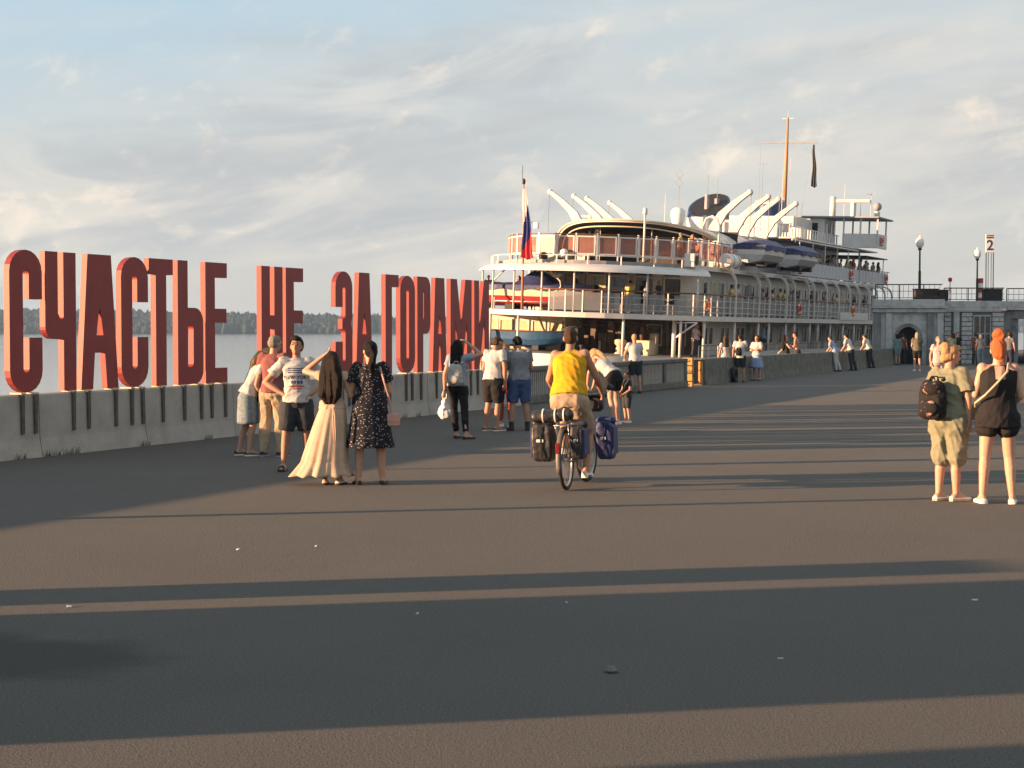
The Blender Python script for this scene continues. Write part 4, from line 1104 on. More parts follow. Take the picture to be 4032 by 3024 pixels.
# ------------------------------------------------------------------ outside the frame: kiosks and stand added to throw the long shadows
def at_q(q, x): return (q + .2127*x)/.978            # depth of the point at x whose shadow runs along line q
kw = mat('shadow_kiosk_panel', (.45,.44,.42), .6)
def shadow_kiosk(label, x, q0, q1, h, d=1.8):  # unseen booth, added and sized only for the shadow it casts
    yc = at_q((q0+q1)/2, x); w = (q1-q0)
    t = thing('shadow_kiosk', label, 'shadow_kiosk', Tr(x, yc, 0, math.atan2(SH.y, SH.x)), 'kiosks added for their shadows')
    b = MB(); b.bbox(-d, 0, -w/2, w/2, 0, h-.12, .03); b.build('wall', kw, t)
    b = MB(); b.bbox(-d-.1, .1, -w/2-.0, w/2+.0, h-.118, h, .03); b.build('roof', rail_steel, t)
    b = MB(); b.bbox(.002, .05, -w*.35, w*.35, 1.0, 2.0, .01); b.build('window', glass_dark, t)
shadow_kiosk('unseen grey booth added to throw the broad foreground shadow', -7.0, 7.4, 10.8, 2.6)
shadow_kiosk('second unseen grey booth added to shade the nearest asphalt', -7.0, 2.4, 6.5, 2.6)
t = thing('shadow_stand', 'narrow unseen panel added to throw the thin shadow strip', 'sign', Tr(-6.6, at_q(11.5, -6.6), 0, math.atan2(SH.y, SH.x)))
b = MB(); b.bbox(-.06, .06, -.34, .34, 0, 1.45, .01); b.build('panel', kw, t)  # unseen board, added for its narrow band of shadow
lamp('globe lamp by the parapet before the first letter', -7.6, at_q(16.25, -7.6), 0, 4.2)
# small litter
lit_m = mat('paper_scrap', (.6,.58,.52), .8)
for i, (px, py) in enumerate(((680, 1183), (512, 1190), (145, 1315), (1225, 1306), (1690, 1428), (2110, 1300), (900, 1330))):
    Yd = 3540*1.8/(py-715); Xd = (px-1106)/3540*Yd
    b = MB(); s_ = .008+.005*(i % 3); b.rings([[(-s_, -s_*.7, 0), (s_, -s_, 0), (s_*1.1, s_*.8, 0), (-s_*.8, s_, 0)], [(-s_, -s_*.7, .004), (s_, -s_, .006), (s_*1.1, s_*.8, .012), (-s_*.8, s_, .005)]])
    tag(b.build('paper_scrap', lit_m, M=Tr(Xd, Yd, .002, i)), 'tiny pale paper scrap lying on the asphalt', 'litter', 'paper scraps on the asphalt')
Yd = 3540*1.8/(1457-715); Xd = (1322-1106)/3540*Yd
b = MB(); b.lathe([(.02, 0), (.034, .004), (.036, .012), (.02, .03), (.01, .034)], n=12)
tag(b.build('stone_pebble', concrete_dark, M=Tr(Xd, Yd, .001)), 'single dark pebble casting a small shadow on the asphalt', 'pebble')

weed_m = mat('dry_weed', (.05,.055,.025), .9, scale=30, c2=(.12,.10,.05))
rw = random.Random(4)
for k, y in enumerate((22.9, 23.5, 23.75, 24.0, 25.6, 27.2, 29.9, 33.8, 34.4, 38.6)):
    b = MB()
    for j in range(16):
        a = rw.uniform(0, 6.28); L_ = rw.uniform(.04, .13); x0 = rw.uniform(-.12, .12); w = .006
        tip = (x0+L_*.6*math.cos(a), -abs(L_*.5*math.sin(a))-.02, L_)
        b._add([(x0-w, -.02, 0), (x0+w, -.02, 0), (x0+w*.6, -.035, L_*.5), tip, (x0-w*.6, -.035, L_*.5)], [(0, 1, 2, 3, 4)])
    tag(b.build('weed_tuft', weed_m, M=Mw(y, -.05, 0.003)), 'small dry weed tuft growing at the foot of the concrete parapet', 'weed', 'weeds along the parapet')
# ------------------------------------------------------------------ people
def remeshed(mb, voxel, smooth=4, name='tmp'):
    me = bpy.data.meshes.new(name); me.from_pydata(mb.v, [], mb.f); me.update()
    bm = bmesh.new(); bm.from_mesh(me); bmesh.ops.recalc_face_normals(bm, faces=bm.faces); bm.to_mesh(me); bm.free()
    ob = bpy.data.objects.new('tmp', me); col.objects.link(ob)
    md = ob.modifiers.new('r', 'REMESH'); md.mode = 'VOXEL'; md.voxel_size = voxel; md.use_smooth_shade = True
    if smooth:
        sm = ob.modifiers.new('s', 'SMOOTH'); sm.factor = .5; sm.iterations = smooth
    out = bpy.data.meshes.new_from_object(ob.evaluated_get(bpy.context.evaluated_depsgraph_get()))
    bpy.data.objects.remove(ob); bpy.data.meshes.remove(me)
    out.name = name
    return out
def wrinkle(me, amp, freq=14.0, seed=0, dirz=.6):
    """cloth folds: a few slanting waves pushed along the normals"""
    n = len(me.vertices)
    if n == 0: return
    co = np.empty(n*3); no = np.empty(n*3)
    me.vertices.foreach_get('co', co); me.vertices.foreach_get('normal', no)
    co = co.reshape(-1, 3); no = no.reshape(-1, 3); rng = np.random.default_rng(seed)
    d = np.zeros(n)
    for k in range(6):
        v = rng.normal(size=3); v[2] *= dirz; v /= np.linalg.norm(v)
        w = co @ v * freq*rng.uniform(.6, 2.0) + rng.uniform(0, 6) + 1.2*np.sin(co @ rng.normal(size=3)*6)
        d += (1-np.abs(np.sin(w)))**2 * rng.uniform(.5, 1)
    d = (d - d.mean())*amp
    me.vertices.foreach_set('co', (co + no*d[:, None]).ravel()); me.update()
SKIN = {k: mat('skin_'+k, c, .55, var=.07, scale=18, spec=.35) for k, c in (('light', (.43,.25,.175)), ('tan', (.35,.19,.125)), ('pale', (.46,.275,.20)), ('deep', (.30,.16,.10)))}
HAIR = {k: mat('hair_'+k, c, .55, scale=40, c2=tuple(x*1.7 for x in c), stretch=(4,4,.6), bump=.6, bscale=90, spec=.12) for k, c in
        (('black', (.007,.006,.006)), ('brown', (.045,.026,.016)), ('grey', (.17,.15,.125)), ('blond', (.30,.19,.095)), ('red', (.30,.085,.03)), ('dark', (.012,.009,.008)))}
lip_m = mat('lip_skin', (.34,.13,.10), .5); eye_m = mat('eye_dark', (.02,.015,.012), .3)

class Person:
    def __init__(s, label, at, face=0, H=1.7, lean=0, side=0, yaw=0, pitch=0, g=1.0, armR='relaxed', armL='relaxed', legs=None, skin='light',
                 d=2, z0=0.0, root=None, pos=None, group=None, fem=False, M=None):
        s.d = d; s.vox = {2: .0115, 1: .019, 0: .030}[d]; s.sk = SKIN[skin]; s.g = g; s.fem = fem
        k = H/1.7
        if M is None: M = Matrix.Translation((at[0], at[1], z0)) @ Matrix.Rotation(-R(face), 4, 'Z')
        s.t = thing('person', label, 'person', M @ Matrix.Scale(k, 4), group)
        piv = Vector((0, 0, .95))
        Rm = Matrix.Rotation(R(side), 4, 'Y') @ Matrix.Rotation(-R(lean), 4, 'X')
        s.T = lambda p: Rm @ (Vector(p)-piv) + piv
        Hm = Matrix.Rotation(-R(yaw), 4, 'Z') @ Matrix.Rotation(-R(pitch), 4, 'X'); np_ = Vector((0, -.005, 1.49))
        s.Hd = lambda p: s.T(Hm @ (Vector(p)-np_) + np_)
        s.HR = (Rm @ Hm).to_3x3(); s.TR = Rm.to_3x3()
        A = {'relaxed': ((.245, -.03, 1.13), (.265, .05, .88)), 'hips': ((.40, -.10, 1.14), (.20, .03, 1.00)), 'shade': ((.40, .12, 1.46), (.14, .10, 1.66)),
             'phone': ((.225, .03, 1.13), (.10, .27, 1.20)), 'front': ((.23, .02, 1.12), (.13, .22, .98)), 'rail': ((.26, .12, 1.16), (.20, .36, 1.06)), 'camera': ((.28, .16, 1.30), (.06, .20, 1.55)),
             'fold': ((.24, .06, 1.14), (-.02, .20, 1.17)), 'down': ((.235, .0, 1.13), (.235, .03, .87)), 'back': ((.25, -.10, 1.13), (.08, -.17, .96))}
        s.arm = {}
        for sg, nm in ((1, armR), (-1, armL)):
            sh = s.T((.165*sg*(.93 if fem else 1)*(.8+.2*g), 0, 1.405))
            if isinstance(nm, tuple):                                   # ready-made positions after the lean
                e, w = Vector(nm[0]), Vector(nm[1])
            else:
                e, w = (s.T((q[0]*sg, q[1], q[2])) for q in A[nm])
            s.arm[sg] = (sh, e, w)
        lg = legs or {}
        s.leg = {}
        for sg, nm in ((1, 'R'), (-1, 'L')):
            kn, an_, yw = lg.get(nm, ((.105*sg, .015, .49), (.115*sg, -.03, .085), 8*sg))
            s.leg[sg] = (Vector((.088*sg, 0, .90)), Vector(kn), Vector(an_), yw)
        s.body()
    # --- skin: one continuous surface
    def body(s):
        m = MB(); g = s.g; f = s.fem
        hip = .165*g if f else .155*g
        for (c, r) in (((0, -.005, .93), (hip, .115*g, .12)), ((0, 0, 1.09), (.125*g, .092*g, .15)), ((0, 0, 1.27), (.15*g*(.93 if f else 1), .108*g, .17))):
            m.ell(s.T(c), r, 16, 9, s.TR)
        m.cap(s.T((-.12*g, 0, 1.385)), s.T((.12*g, 0, 1.385)), .068, .068)
        if f:
            for sg in (1, -1): m.ell(s.T((.07*sg, .085*g, 1.27)), (.062, .06, .062), 12, 7)
        m.cap(s.T((0, -.012, 1.40)), s.Hd((0, -.005, 1.53)), .056, .052)
        # head
        m.ell(s.Hd((0, .0, 1.615)), (.074, .093, .092), 18, 11, s.HR)
        m.ell(s.Hd((0, .03, 1.555)), (.057, .064, .068), 16, 9, s.HR)
        if s.d:
            m.cap(s.Hd((0, .083, 1.615)), s.Hd((0, .108, 1.578)), .011, .015, 8, 3)
            for sg in (1, -1):
                m.ell(s.Hd((.076*sg, -.005, 1.592)), (.012, .022, .033), 8, 6, s.HR)
                m.ell(s.Hd((.03*sg, .078, 1.632)), (.026, .016, .010), 8, 5, s.HR)
            m.ell(s.Hd((0, .083, 1.516)), (.024, .018, .018), 8, 6, s.HR)
        for sg in (1, -1):
            sh, e, w = s.arm[sg]; ga = .85+.15*g; fa = .9 if f else 1
            m.ell(sh, (.062*ga*fa, .064*ga, .066), 12, 8)
            m.cap(sh, e, .052*ga*fa, .041*ga*fa); m.cap(e, e.lerp(w, .35), .041*ga*fa, .042*ga*fa); m.cap(e.lerp(w, .35), w, .042*ga*fa, .027)
            dr = (w-e).normalized(); sd = dr.cross(Vector((1, 0, 0)) if abs(dr.x) < .8 else Vector((0, 1, 0))).normalized()
            s.hand = getattr(s, 'hand', {}); s.hand[sg] = (w, dr, sd)
            p1 = w + dr*.075
            for o_ in (-.022, 0, .022): m.cap(w+sd*o_*.6, p1+sd*o_, .019, .017, 8, 3)
            h, k, a, yw = s.leg[sg]; gl = .8+.2*g
            m.ell(h+Vector((.0, -.022, .0)), (.085*g, .094*g, .11), 12, 8)
            m.cap(h, h.lerp(k, .5), .092*g, .074*gl); m.cap(h.lerp(k, .5), k, .074*gl, .056*gl)
            cf = k.lerp(a, .32) + Vector((0, -.014, 0)); m.cap(k, cf, .054*gl, .056*gl); m.cap(cf, a, .056*gl, .036)
            fd = Vector((math.sin(R(yw)), math.cos(R(yw)), 0))
            m.cap(a+Vector((0, 0, -.035))-fd*.03, a+fd*.13+Vector((0, 0, -.055)), .036, .028); m.cap(a, a+fd*.07+Vector((0,0,-.035)), .036, .033)
        me = remeshed(m, s.vox, 3 if s.d else 2, 'body')
        me.materials.clear(); me.materials.append(s.sk)
        # fingers and features, rooted inside the skin of the same mesh
        q = MB()
        if s.d:
            for sg in (1, -1):
                w, dr, sd = s.hand[sg]; p1 = w+dr*.07; pn = dr.cross(sd).normalized()
                for o_, L_ in ((-.030, .062), (-.010, .078), (.010, .074), (.030, .056)):
                    a = p1+sd*o_*.9; b = a+dr*L_*.55+pn*.008; c = b+dr*L_*.4+pn*.026
                    q.cap(a, b, .0088, .008, 7, 2); q.cap(b, c, .008, .0066, 7, 2)
                a = w+dr*.018+sd*.022; b = a+dr*.03+sd*.026; q.cap(a, b, .012, .010, 7, 2); q.cap(b, b+dr*.032+sd*.008, .010, .008, 7, 2)
        nskin = len(q.f)
        if s.d == 2:
            q.mi = 2
            for sg in (1, -1): q.ell(s.Hd((.030*sg, .0915, 1.617)), (.014, .006, .007), 8, 5, s.HR)
            q.mi = 3
            for sg in (1, -1): q.cap(s.Hd((.014*sg, .0945, 1.641)), s.Hd((.046*sg, .082, 1.640)), .0052, .004, 6, 2)
            q.mi = 1; q.cap(s.Hd((-.020, .092, 1.545)), s.Hd((.020, .092, 1.545)), .006, .006, 6, 2)
        if q.v:
            bm = bmesh.new(); bm.from_mesh(me)
            for f_ in bm.faces: f_.material_index = 0
            vv = [bm.verts.new(p) for p in q.v]
            for fi, f_ in enumerate(q.f):
                try: nf = bm.faces.new([vv[i] for i in f_]); nf.material_index = q.m[fi]; nf.smooth = True
                except ValueError: pass
            bmesh.ops.recalc_face_normals(bm, faces=bm.faces)
            bm.to_mesh(me); bm.free()
            for mm in (lip_m, eye_m, HAIR['dark']): me.materials.append(mm)
        s.b = link('body', me, s.t, True)
    def _cl(s, mb, name, m, vox=None, wr=.004, seed=1, sm=3, freq=16):
        me = remeshed(mb, vox or {2: .012, 1: .02, 0: .032}[s.d], sm, name)
        if s.d: wrinkle(me, wr*(1.7 if s.d == 2 else 1), freq, seed)
        me.materials.clear(); me.materials.append(m)
        return link(name, me, s.t, True)
    def ring(s, z, rx, ry, yc=0, n=20, up=True, xc=0):
        f = s.T if up else Vector
        return [f((xc + rx*math.cos(2*math.pi*j/n), yc + ry*math.sin(2*math.pi*j/n), z)) for j in range(n)]
    def shirt(s, m, hem=.90, sleeve=.55, loose=.02, neck=1.455, name='shirt', wr=.004, sr=None, deep=0, wide=1.0, taper=0):
        b = MB(); g = s.g; L = loose; f = .93 if s.fem else 1
        hb = (.165 if s.fem else .157)*g
        rows = [(hem, hb+L*1.1+.014-taper, .125*g+L*1.1+.010-taper), (hem+.10, (.155 if s.fem else .156)*g+L+.008, .116*g+L+.006), (1.09, (.125 if s.fem else .138)*g+L*1.2, .096*g+L*1.2), (1.20, .150*g*f+L, .108*g+L), (1.30, .165*g*f+L, .116*g+L*.8), (1.38, .165*g*f+L*.8, .088*g+L*.6), (1.425, .125*f+L*.4, .066+L*.3), (neck, .066, .060)]
        if s.fem: rows[4] = (1.29, .158*g*f+L, .128*g+L*.8)
        b.rings([s.ring(z, rx*wide if i < 5 else rx, ry, (.012 if s.fem and 1.2 < z < 1.35 else 0)) for i, (z, rx, ry) in enumerate(rows)])
        for sg in (1, -1):
            sh, e, w = s.arm[sg]
            if sleeve <= 0:
                continue
            r0 = .066*(.85+.15*g)+L*.3
            if sleeve <= 1:
                b.cap(s.T((.10*sg, 0, 1.385)), sh, .07, r0, 12, 4)
                en = sh.lerp(e, sleeve); b.tube([sh, en], [r0, (sr or .062)+L*.6], 14)
            else:
                b.cap(s.T((.10*sg, 0, 1.385)), sh, .07, r0, 12, 4)
                b.cap(sh, e, r0, .052+L*.5); b.tube([e, e.lerp(w, sleeve-1)], [.052+L*.5, .042+L*.4], 14)
        o = s._cl(b, name, m, wr=wr, seed=int(abs(hem*1000+sleeve*77+s.g*13)))
        s.top = o
        return o
    def trousers(s, m, to=1.0, loose=.012, waist=1.0, name='trousers', flare=0.0, wr=.004):
        """to: 0..1 reaches the knee at .5 and the ankle at 1"""
        b = MB(); g = s.g; L = loose; f = s.fem
        hb = (.168 if f else .158)*g
        Lt = min(L, .010)
        b.rings([s.ring(waist, (.135 if f else .145)*g+Lt, .105*g+Lt), s.ring(.95, hb+Lt, .118*g+Lt), s.ring(.86, hb+L*.8, .120*g+L*.8, -.006, up=False), s.ring(.81, hb*.8+L, .10*g+L, up=False)])
        for sg in (1, -1): b.ell(s.leg[sg][0]+Vector((0, -.020, -.005)), (.088*g+L, .096*g+max(L, .014), .115+L*.5), 14, 9)
        b.ell(s.T((0, -.005, .93)), (hb+Lt, .118*g+Lt, .125), 16, 9, s.TR)
        for sg in (1, -1):
            h, k, a, yw = s.leg[sg]; gl = .8+.2*g
            h2 = h + Vector((.006*sg, -.008, -.02))
            b.cap(h2, h2.lerp(k, .2), .10*g+L, .094*g+L)
            if to <= .5:
                en = h.lerp(k, to*2); b.tube([h2, h.lerp(k, to*.9), en], [.10*g+L, .090*gl+L+flare*.5, (.094-.03*to*2)*gl+L+flare], 14)
            else:
                b.cap(h, k, .094*g+L, .060*gl+L*1.2)
                en = k.lerp(a+Vector((0, 0, -.03)), (to-.5)*2); b.tube([k, k.lerp(en, .4)+Vector((0, -.012, 0)), en], [.062*gl+L*1.2, .060*gl+L*1.1, .046+L+flare], 14)
        return s._cl(b, name, m, wr=wr, seed=int(to*100)+3)
    def skirt(s, rows, m, name='skirt', folds=9, n=72, up_z=.95, seed=0):
        """rows of (z, x centre, y centre, rx, ry, fold depth)"""
        rng = random.Random(seed); ph = [rng.uniform(0, 6) for _ in range(4)]
        rs = []
        for (z, xc, yc, rx, ry, fd) in rows:
            r_ = []
            for j in range(n):
                a = 2*math.pi*j/n
                w = 1 + fd*(.6*math.sin(folds*a+ph[0]+z*1.3)+.4*math.sin((folds*1.7//1)*a+ph[1])+.3*math.sin(3*a+ph[2]))
                p = Vector((xc+rx*w*math.cos(a), yc+ry*w*math.sin(a), z + (.012*math.sin(folds*a+ph[3]) if fd > .05 else 0)))
                r_.append(s.T(p) if z >= up_z else p)
            rs.append(r_)
        # fine subdivision between the rows
        out = []
        for i in range(len(rs)-1):
            for q in range(5):
                t = q/5; out.append([rs[i][j].lerp(rs[i+1][j], t) for j in range(n)])
        out.append(rs[-1])
        b = MB(); b.rings(out, cap=False)
        o = b.build(name, m, s.t, True)
        o.modifiers.new('thickness', 'SOLIDIFY').thickness = .006
        return o
    def hair(s, m, kind='short'):
        b = MB(); C = lambda *p: s.Hd(p)
        E = lambda c, r, n=16: b.ell(s.Hd(c), r, n, 9, s.HR)
        if kind in ('short', 'crop', 'boy'):
            t = {'short': .010, 'crop': .004, 'boy': .016}[kind]
            E((0, -.012, 1.638), (.074+t, .090+t, .078+t)); E((0, -.035, 1.595), (.071+t, .066+t, .075))
            if kind == 'boy': E((0, .045, 1.70), (.056, .055, .03)); E((.02, .0, 1.715), (.06, .07, .03))
        else:
            E((0, -.012, 1.64), (.087, .103, .088)); E((0, -.045, 1.60), (.082, .075, .085))
        if kind == 'long':
            for x in (-.06, 0, .06): b.cap(C(x*.9, -.07, 1.62), s.T((x*1.35, -.10, 1.38)), .055, .075); b.cap(s.T((x*1.35, -.10, 1.38)), s.T((x*1.5, -.13, 1.17)), .075, .065); b.cap(s.T((x*1.5, -.13, 1.17)), s.T((x*.9, -.135, 1.06)), .06, .02)
            for sg in (1, -1): b.cap(C(.07*sg, -.01, 1.60), s.T((.105*sg, -.055, 1.40)), .035, .045)
        if kind == 'pony':
            E((0, -.105, 1.575), (.036, .034, .036)); b.cap(C(0, -.115, 1.56), s.T((.015, -.115, 1.43)), .042, .05); b.cap(s.T((.015, -.115, 1.43)), s.T((.02, -.115, 1.30)), .05, .018)
        if kind == 'bun':
            E((0, -.035, 1.775), (.062, .062, .052)); E((.03, -.05, 1.75), (.045, .045, .04)); E((-.035, -.01, 1.755), (.04, .045, .035)); E((0, -.075, 1.555), (.066, .05, .06)); E((.03, -.08, 1.515), (.035, .03, .045))
        if kind == 'messy':
            E((.0, -.10, 1.68), (.06, .05, .05)); E((-.03, -.11, 1.66), (.04, .04, .045)); E((.035, -.10, 1.63), (.04, .04, .05)); E((0, -.085, 1.55), (.055, .04, .055)); E((0,.045,1.70),(.06,.05,.025))
        if kind == 'bob':
            for sg in (1, -1): b.cap(C(.065*sg, -.01, 1.62), C(.075*sg, .0, 1.48), .036, .034)
            b.cap(C(0, -.075, 1.6), C(0, -.075, 1.47), .075, .065)
        if kind == 'down':                                           # hair to the shoulder blades
            for x in (-.045, 0, .045): b.cap(C(x, -.075, 1.60), s.T((x*1.3, -.10, 1.33)), .05, .045)
            for sg in (1, -1): b.cap(C(.066*sg, 0, 1.60), s.T((.085*sg, -.03, 1.40)), .03, .035)
        # keep the face clear: carve by dropping everything in front of the brow
        me = remeshed(b, {2: .011, 1: .018, 0: .028}[s.d], 2, 'hair')
        if s.d: wrinkle(me, .0035, 60 if kind not in ('long', 'down') else 45, 5, dirz=.15)
        if kind not in ('short0',):
            bm = bmesh.new(); bm.from_mesh(me)
            inv = s.HR.inverted(); o0 = s.Hd((0, 0, 1.60))
            kill = []
            for v in bm.verts:
                p = inv @ (v.co - o0)
                if p.y > .028 and p.z < .062 + max(0, (p.y-.028))*.15 and p.z > -.25 and abs(p.x) < .10: kill.append(v)
            bmesh.ops.delete(bm, geom=kill, context='VERTS'); bm.to_mesh(me); bm.free()
        me.materials.clear(); me.materials.append(m)
        return link('hair', me, s.t, True)
    def shoes(s, m, sole=None, kind='shoe', heel=0.0):
        sole = sole or m
        for sg in (1, -1):
            h, k, a, yw = s.leg[sg]
            fd = Vector((math.sin(R(yw)), math.cos(R(yw)), 0)); sd = Vector((fd.y, -fd.x, 0))
            base = Vector((a.x, a.y, a.z-.085))
            def pt(u, v, z): return base + fd*u + sd*v + Vector((0, 0, z))
            prof = [(-.075, .020), (-.068, .032), (-.03, .036), (.04, .038), (.10, .045), (.155, .042), (.19, .028), (.20, .012)]
            outl = [(u, w) for u, w in prof] + [(u, -w) for u, w in reversed(prof)]
            b = MB()
            if kind == 'slide':
                b.rings([[pt(u, v*1.05, .004) for u, v in outl], [pt(u, v*1.05, .028) for u, v in outl]])
                b.mi = 1
                b.rings([[pt(u, v, z) for v, z in ((-.05, .02), (-.052, .06), (-.03, .088), (.03, .088), (.052, .06), (.05, .02), (.043, .03), (.043, .058), (.025, .079), (-.025, .079), (-.043, .058), (-.043, .03))] for u in (.06, .13)])
            else:
                b.mi = 1
                b.rings([[pt(u, v*1.06, .003) for u, v in outl], [pt(u*1.01, v*1.08, .026) for u, v in outl]])
                b.mi = 0
                top = .105 if kind == 'boot' else .075 if kind == 'shoe' else .055
                def up(u, w, q):
                    zz = top*(1-.60*max(0, (u+.01)/.2)**.8) if q == 1 else .026 + (top-.03)*.5*(1-.5*max(0, u/.2))
                    return zz
                b.rings([[pt(u, v*1.02, .0265) for u, v in outl], [pt(u*.99, v*.98, up(u, v, .5)) for u, v in outl], [pt(u*.93-.004, v*.60, max(up(u, v, 1), .04)) for u, v in outl]])
                if kind == 'boot': b.tube([base+Vector((0, 0, .07)), base+Vector((0, 0, .17))], [.05, .047], 12)
            b.build('shoe', [m, sole], s.t, 'auto')
def strap_bag(label, M, w, h, d, m, flap=None, strap=None, cat='bag', name='shoulder_bag'):
    t = thing(name, label, cat, M)
    b = MB(); b.bbox(-w/2, w/2, -d/2, d/2, 0, h, min(w, h, d)*.3); b.build('bag_body', m, t, 'auto')
    b = MB(); b.rings([[(x, -d/2-.012, z) for x, z in ((-w*.48, h*.98), (w*.48, h*.98), (w*.45, h*.55), (w*.25, h*.36), (-w*.25, h*.36), (-w*.45, h*.55))], [(x, -d/2+.01, z) for x, z in ((-w*.48, h*.98), (w*.48, h*.98), (w*.45, h*.55), (w*.25, h*.36), (-w*.25, h*.36), (-w*.45, h*.55))]]); b.build('flap', flap or m, t)
    if strap:
        Mi = M.inverted(); pts = [Mi @ Vector(p) for p in strap]
        b = MB(); b.tube(pts, .012, 6); b.build('strap', m, t)
    return t
def backpack(label, M, w, h, d, m, pocket=None, extra=None):
    """worn: local -y is away from the back"""
    t = thing('backpack', label, 'backpack', M)
    b = MB(); b.cap((-w*.18, -d*.5, h*.22), (-w*.16, -d*.45, h*.74), d*.52, d*.44); b.cap((w*.18, -d*.5, h*.22), (w*.16, -d*.45, h*.74), d*.52, d*.44)
    b.ell((0, -d*.5, h*.45), (w*.5, d*.5, h*.46)); b.ell((0, -d*.5, h*.2), (w*.5, d*.52, h*.2))
    me = remeshed(b, .012, 3, 'bag_body'); wrinkle(me, .006, 18, 4); me.materials.clear(); me.materials.append(m); link('bag_body', me, t, True)
    b = MB(); b.ell((0, -d*.98, h*.28), (w*.36, d*.26, h*.2)); me = remeshed(b, .012, 2, 'pocket'); me.materials.clear(); me.materials.append(pocket or m); link('pocket', me, t, True)
    for sg in (1, -1):
        b = MB(); b.tube([(w*.22*sg, -.02, h*.93), (w*.28*sg, .07, h*1.0), (w*.36*sg, .17, h*.84), (w*.42*sg, .185, h*.55), (w*.46*sg, .10, h*.24), (w*.40*sg, -.02, h*.1)], .016, 6); b.build('strap', m, t, True)
    b = MB(); b.tube([(-.04, -.04, h*.92), (-.03, -.05, h*1.02), (.03, -.05, h*1.02), (.04, -.04, h*.92)], .01, 6); b.build('handle', m, t, True)
    return t
def legs(stance=.0, R_=None, L_=None):
    d = {}
    d['R'] = R_ or ((.105+stance*.5, .015, .49), (.115+stance, -.03, .085), 10)
    d['L'] = L_ or ((-.105-stance*.5, .015, .49), (-.115-stance, -.03, .085), -10)
    return d
def onp(p, x, y, z, rz=0, rx=0): return p.t.matrix_world @ Matrix.Translation(p.T((x, y, z))) @ (p.TR.to_4x4()) @ Matrix.Rotation(rz, 4, 'Z') @ Matrix.Rotation(rx, 4, 'X')
def W_(p, q): return p.t.matrix_world @ Vector(q)

# -- two by the letters: a bent woman and a man in maroon
c_white = cloth('white', (.44,.435,.43)); c_black = cloth('black', (.016,.016,.018)); c_maroon = cloth('maroon', (.20,.075,.072)); c_navy = cloth('navy', (.02,.025,.05))
c_khaki = cloth('khaki', (.36,.28,.19), scale=12); c_denim = cloth('denim', (.16,.21,.24), scale=25, var=.25); c_char = cloth('charcoal', (.035,.04,.048)); c_grey = cloth('grey', (.20,.21,.235))
c_blue = cloth('blue', (.055,.085,.20)); c_lightblue = cloth('light_blue', (.24,.32,.47)); c_greytee = cloth('heather', (.26,.30,.36)); c_olive = cloth('olive', (.22,.22,.15), scale=10); c_yellow = cloth('yellow', (.52,.30,.015))
c_cream = cloth('cream', (.46,.345,.26)); c_beige = cloth('beige', (.34,.26,.19)); c_royal = cloth('royal', (.02,.035,.13))
shoe_w = mat('white_shoe', (.72,.68,.62), .6); shoe_b = mat('black_shoe', (.02,.02,.021), .6)

p = Person('woman bending forward in a white top and denim skirt beside the man in maroon', (-3.80, 23.55), 70, 1.60, lean=24, pitch=18, fem=True, g=1.02, armR='front', armL='front', skin='light',
           legs=legs(0, ((.10, .06, .48), (.10, .0, .085), 5), ((-.09, .0, .49), (-.10, -.12, .085), -6)))
p.shirt(c_white, .93, .45, .018); p.hair(HAIR['blond'], 'pony'); p.shoes(shoe_b, shoe_w)
p.skirt([(1.0, 0, 0, .15, .12, 0), (.90, 0, -.01, .19, .155, .01), (.70, 0, .0, .20, .165, .02), (.50, 0, .0, .195, .165, .02)], c_denim, folds=5)
strap_bag('small black hip bag at the waist of the bending woman', onp(p, .02, .19, .90, 0), .24, .15, .10, c_black, name='hip_bag')
p = Person('man in a maroon polo shirt and khaki trousers seen from behind', (-3.42, 23.4), 20, 1.72, lean=3, yaw=25, pitch=12, armR='phone', armL='fold', skin='light', legs=legs(.02))
p.shirt(c_maroon, .90, .6, .024, wr=.005); p.trousers(c_khaki, 1.0, .016, wr=.007); p.hair(HAIR['grey'], 'short'); p.shoes(shoe_b, mat('grey_sole', (.3,.3,.3), .7), 'shoe')
# -- boy facing us
p = Person('boy in a white printed T-shirt and dark shorts with hands on hips facing us', (-2.76, 21.0), 172, 1.70, lean=-2, yaw=14, pitch=-2, g=.93, armR='hips', armL='hips', skin='tan', legs=legs(.055, ((.14, .02, .49), (.17, -.02, .085), 14), ((-.12, .02, .49), (-.14, -.03, .085), -22)))
p.shirt(c_white, .88, .62, .028, wr=.006); p.trousers(c_char, .46, .026, .98, 'shorts', .012); p.hair(HAIR['black'], 'boy'); p.shoes(shoe_b, mat('slide_strap', (.28,.29,.31), .6), 'slide')
# print on the shirt, laid on its cloth
from mathutils.bvhtree import BVHTree
tb_ = BVHTree.FromPolygons([v.co.copy() for v in p.top.data.vertices], [tuple(q.vertices) for q in p.top.data.polygons])
def press(me, off=.003):
    for v in me.vertices:
        hit = tb_.ray_cast(Vector((v.co.x, .6, v.co.z)), Vector((0, -1, 0)))
        if hit[0] is not None: v.co.y = hit[0].y + off
def print_text(s_, size, z, m, xc=0):
    me = text_mesh(s_, size, m)
    me.transform(Matrix(((-1,0,0,xc),(0,0,1,0),(0,1,0,z),(0,0,0,1)))); press(me); link('print', me, p.t)
ink_b = mat('print_navy', (.03,.045,.12), .7); ink_r = mat('print_red', (.45,.06,.05), .7)
print_text('NEW YORK', .062, 1.205, ink_b)
def bar(x0, x1, z0, z1, m):
    b = MB(); k = 10; b.rings([[(x0+(x1-x0)*i/k, 0, z) for i in range(k+1)] for z in (z0, z1)], close=False); me = b.mesh('print', m); press(me, .003); link('print', me, p.t)
for z in (1.315, 1.29, 1.262): bar(-.115, .115, z, z+.012, ink_b)
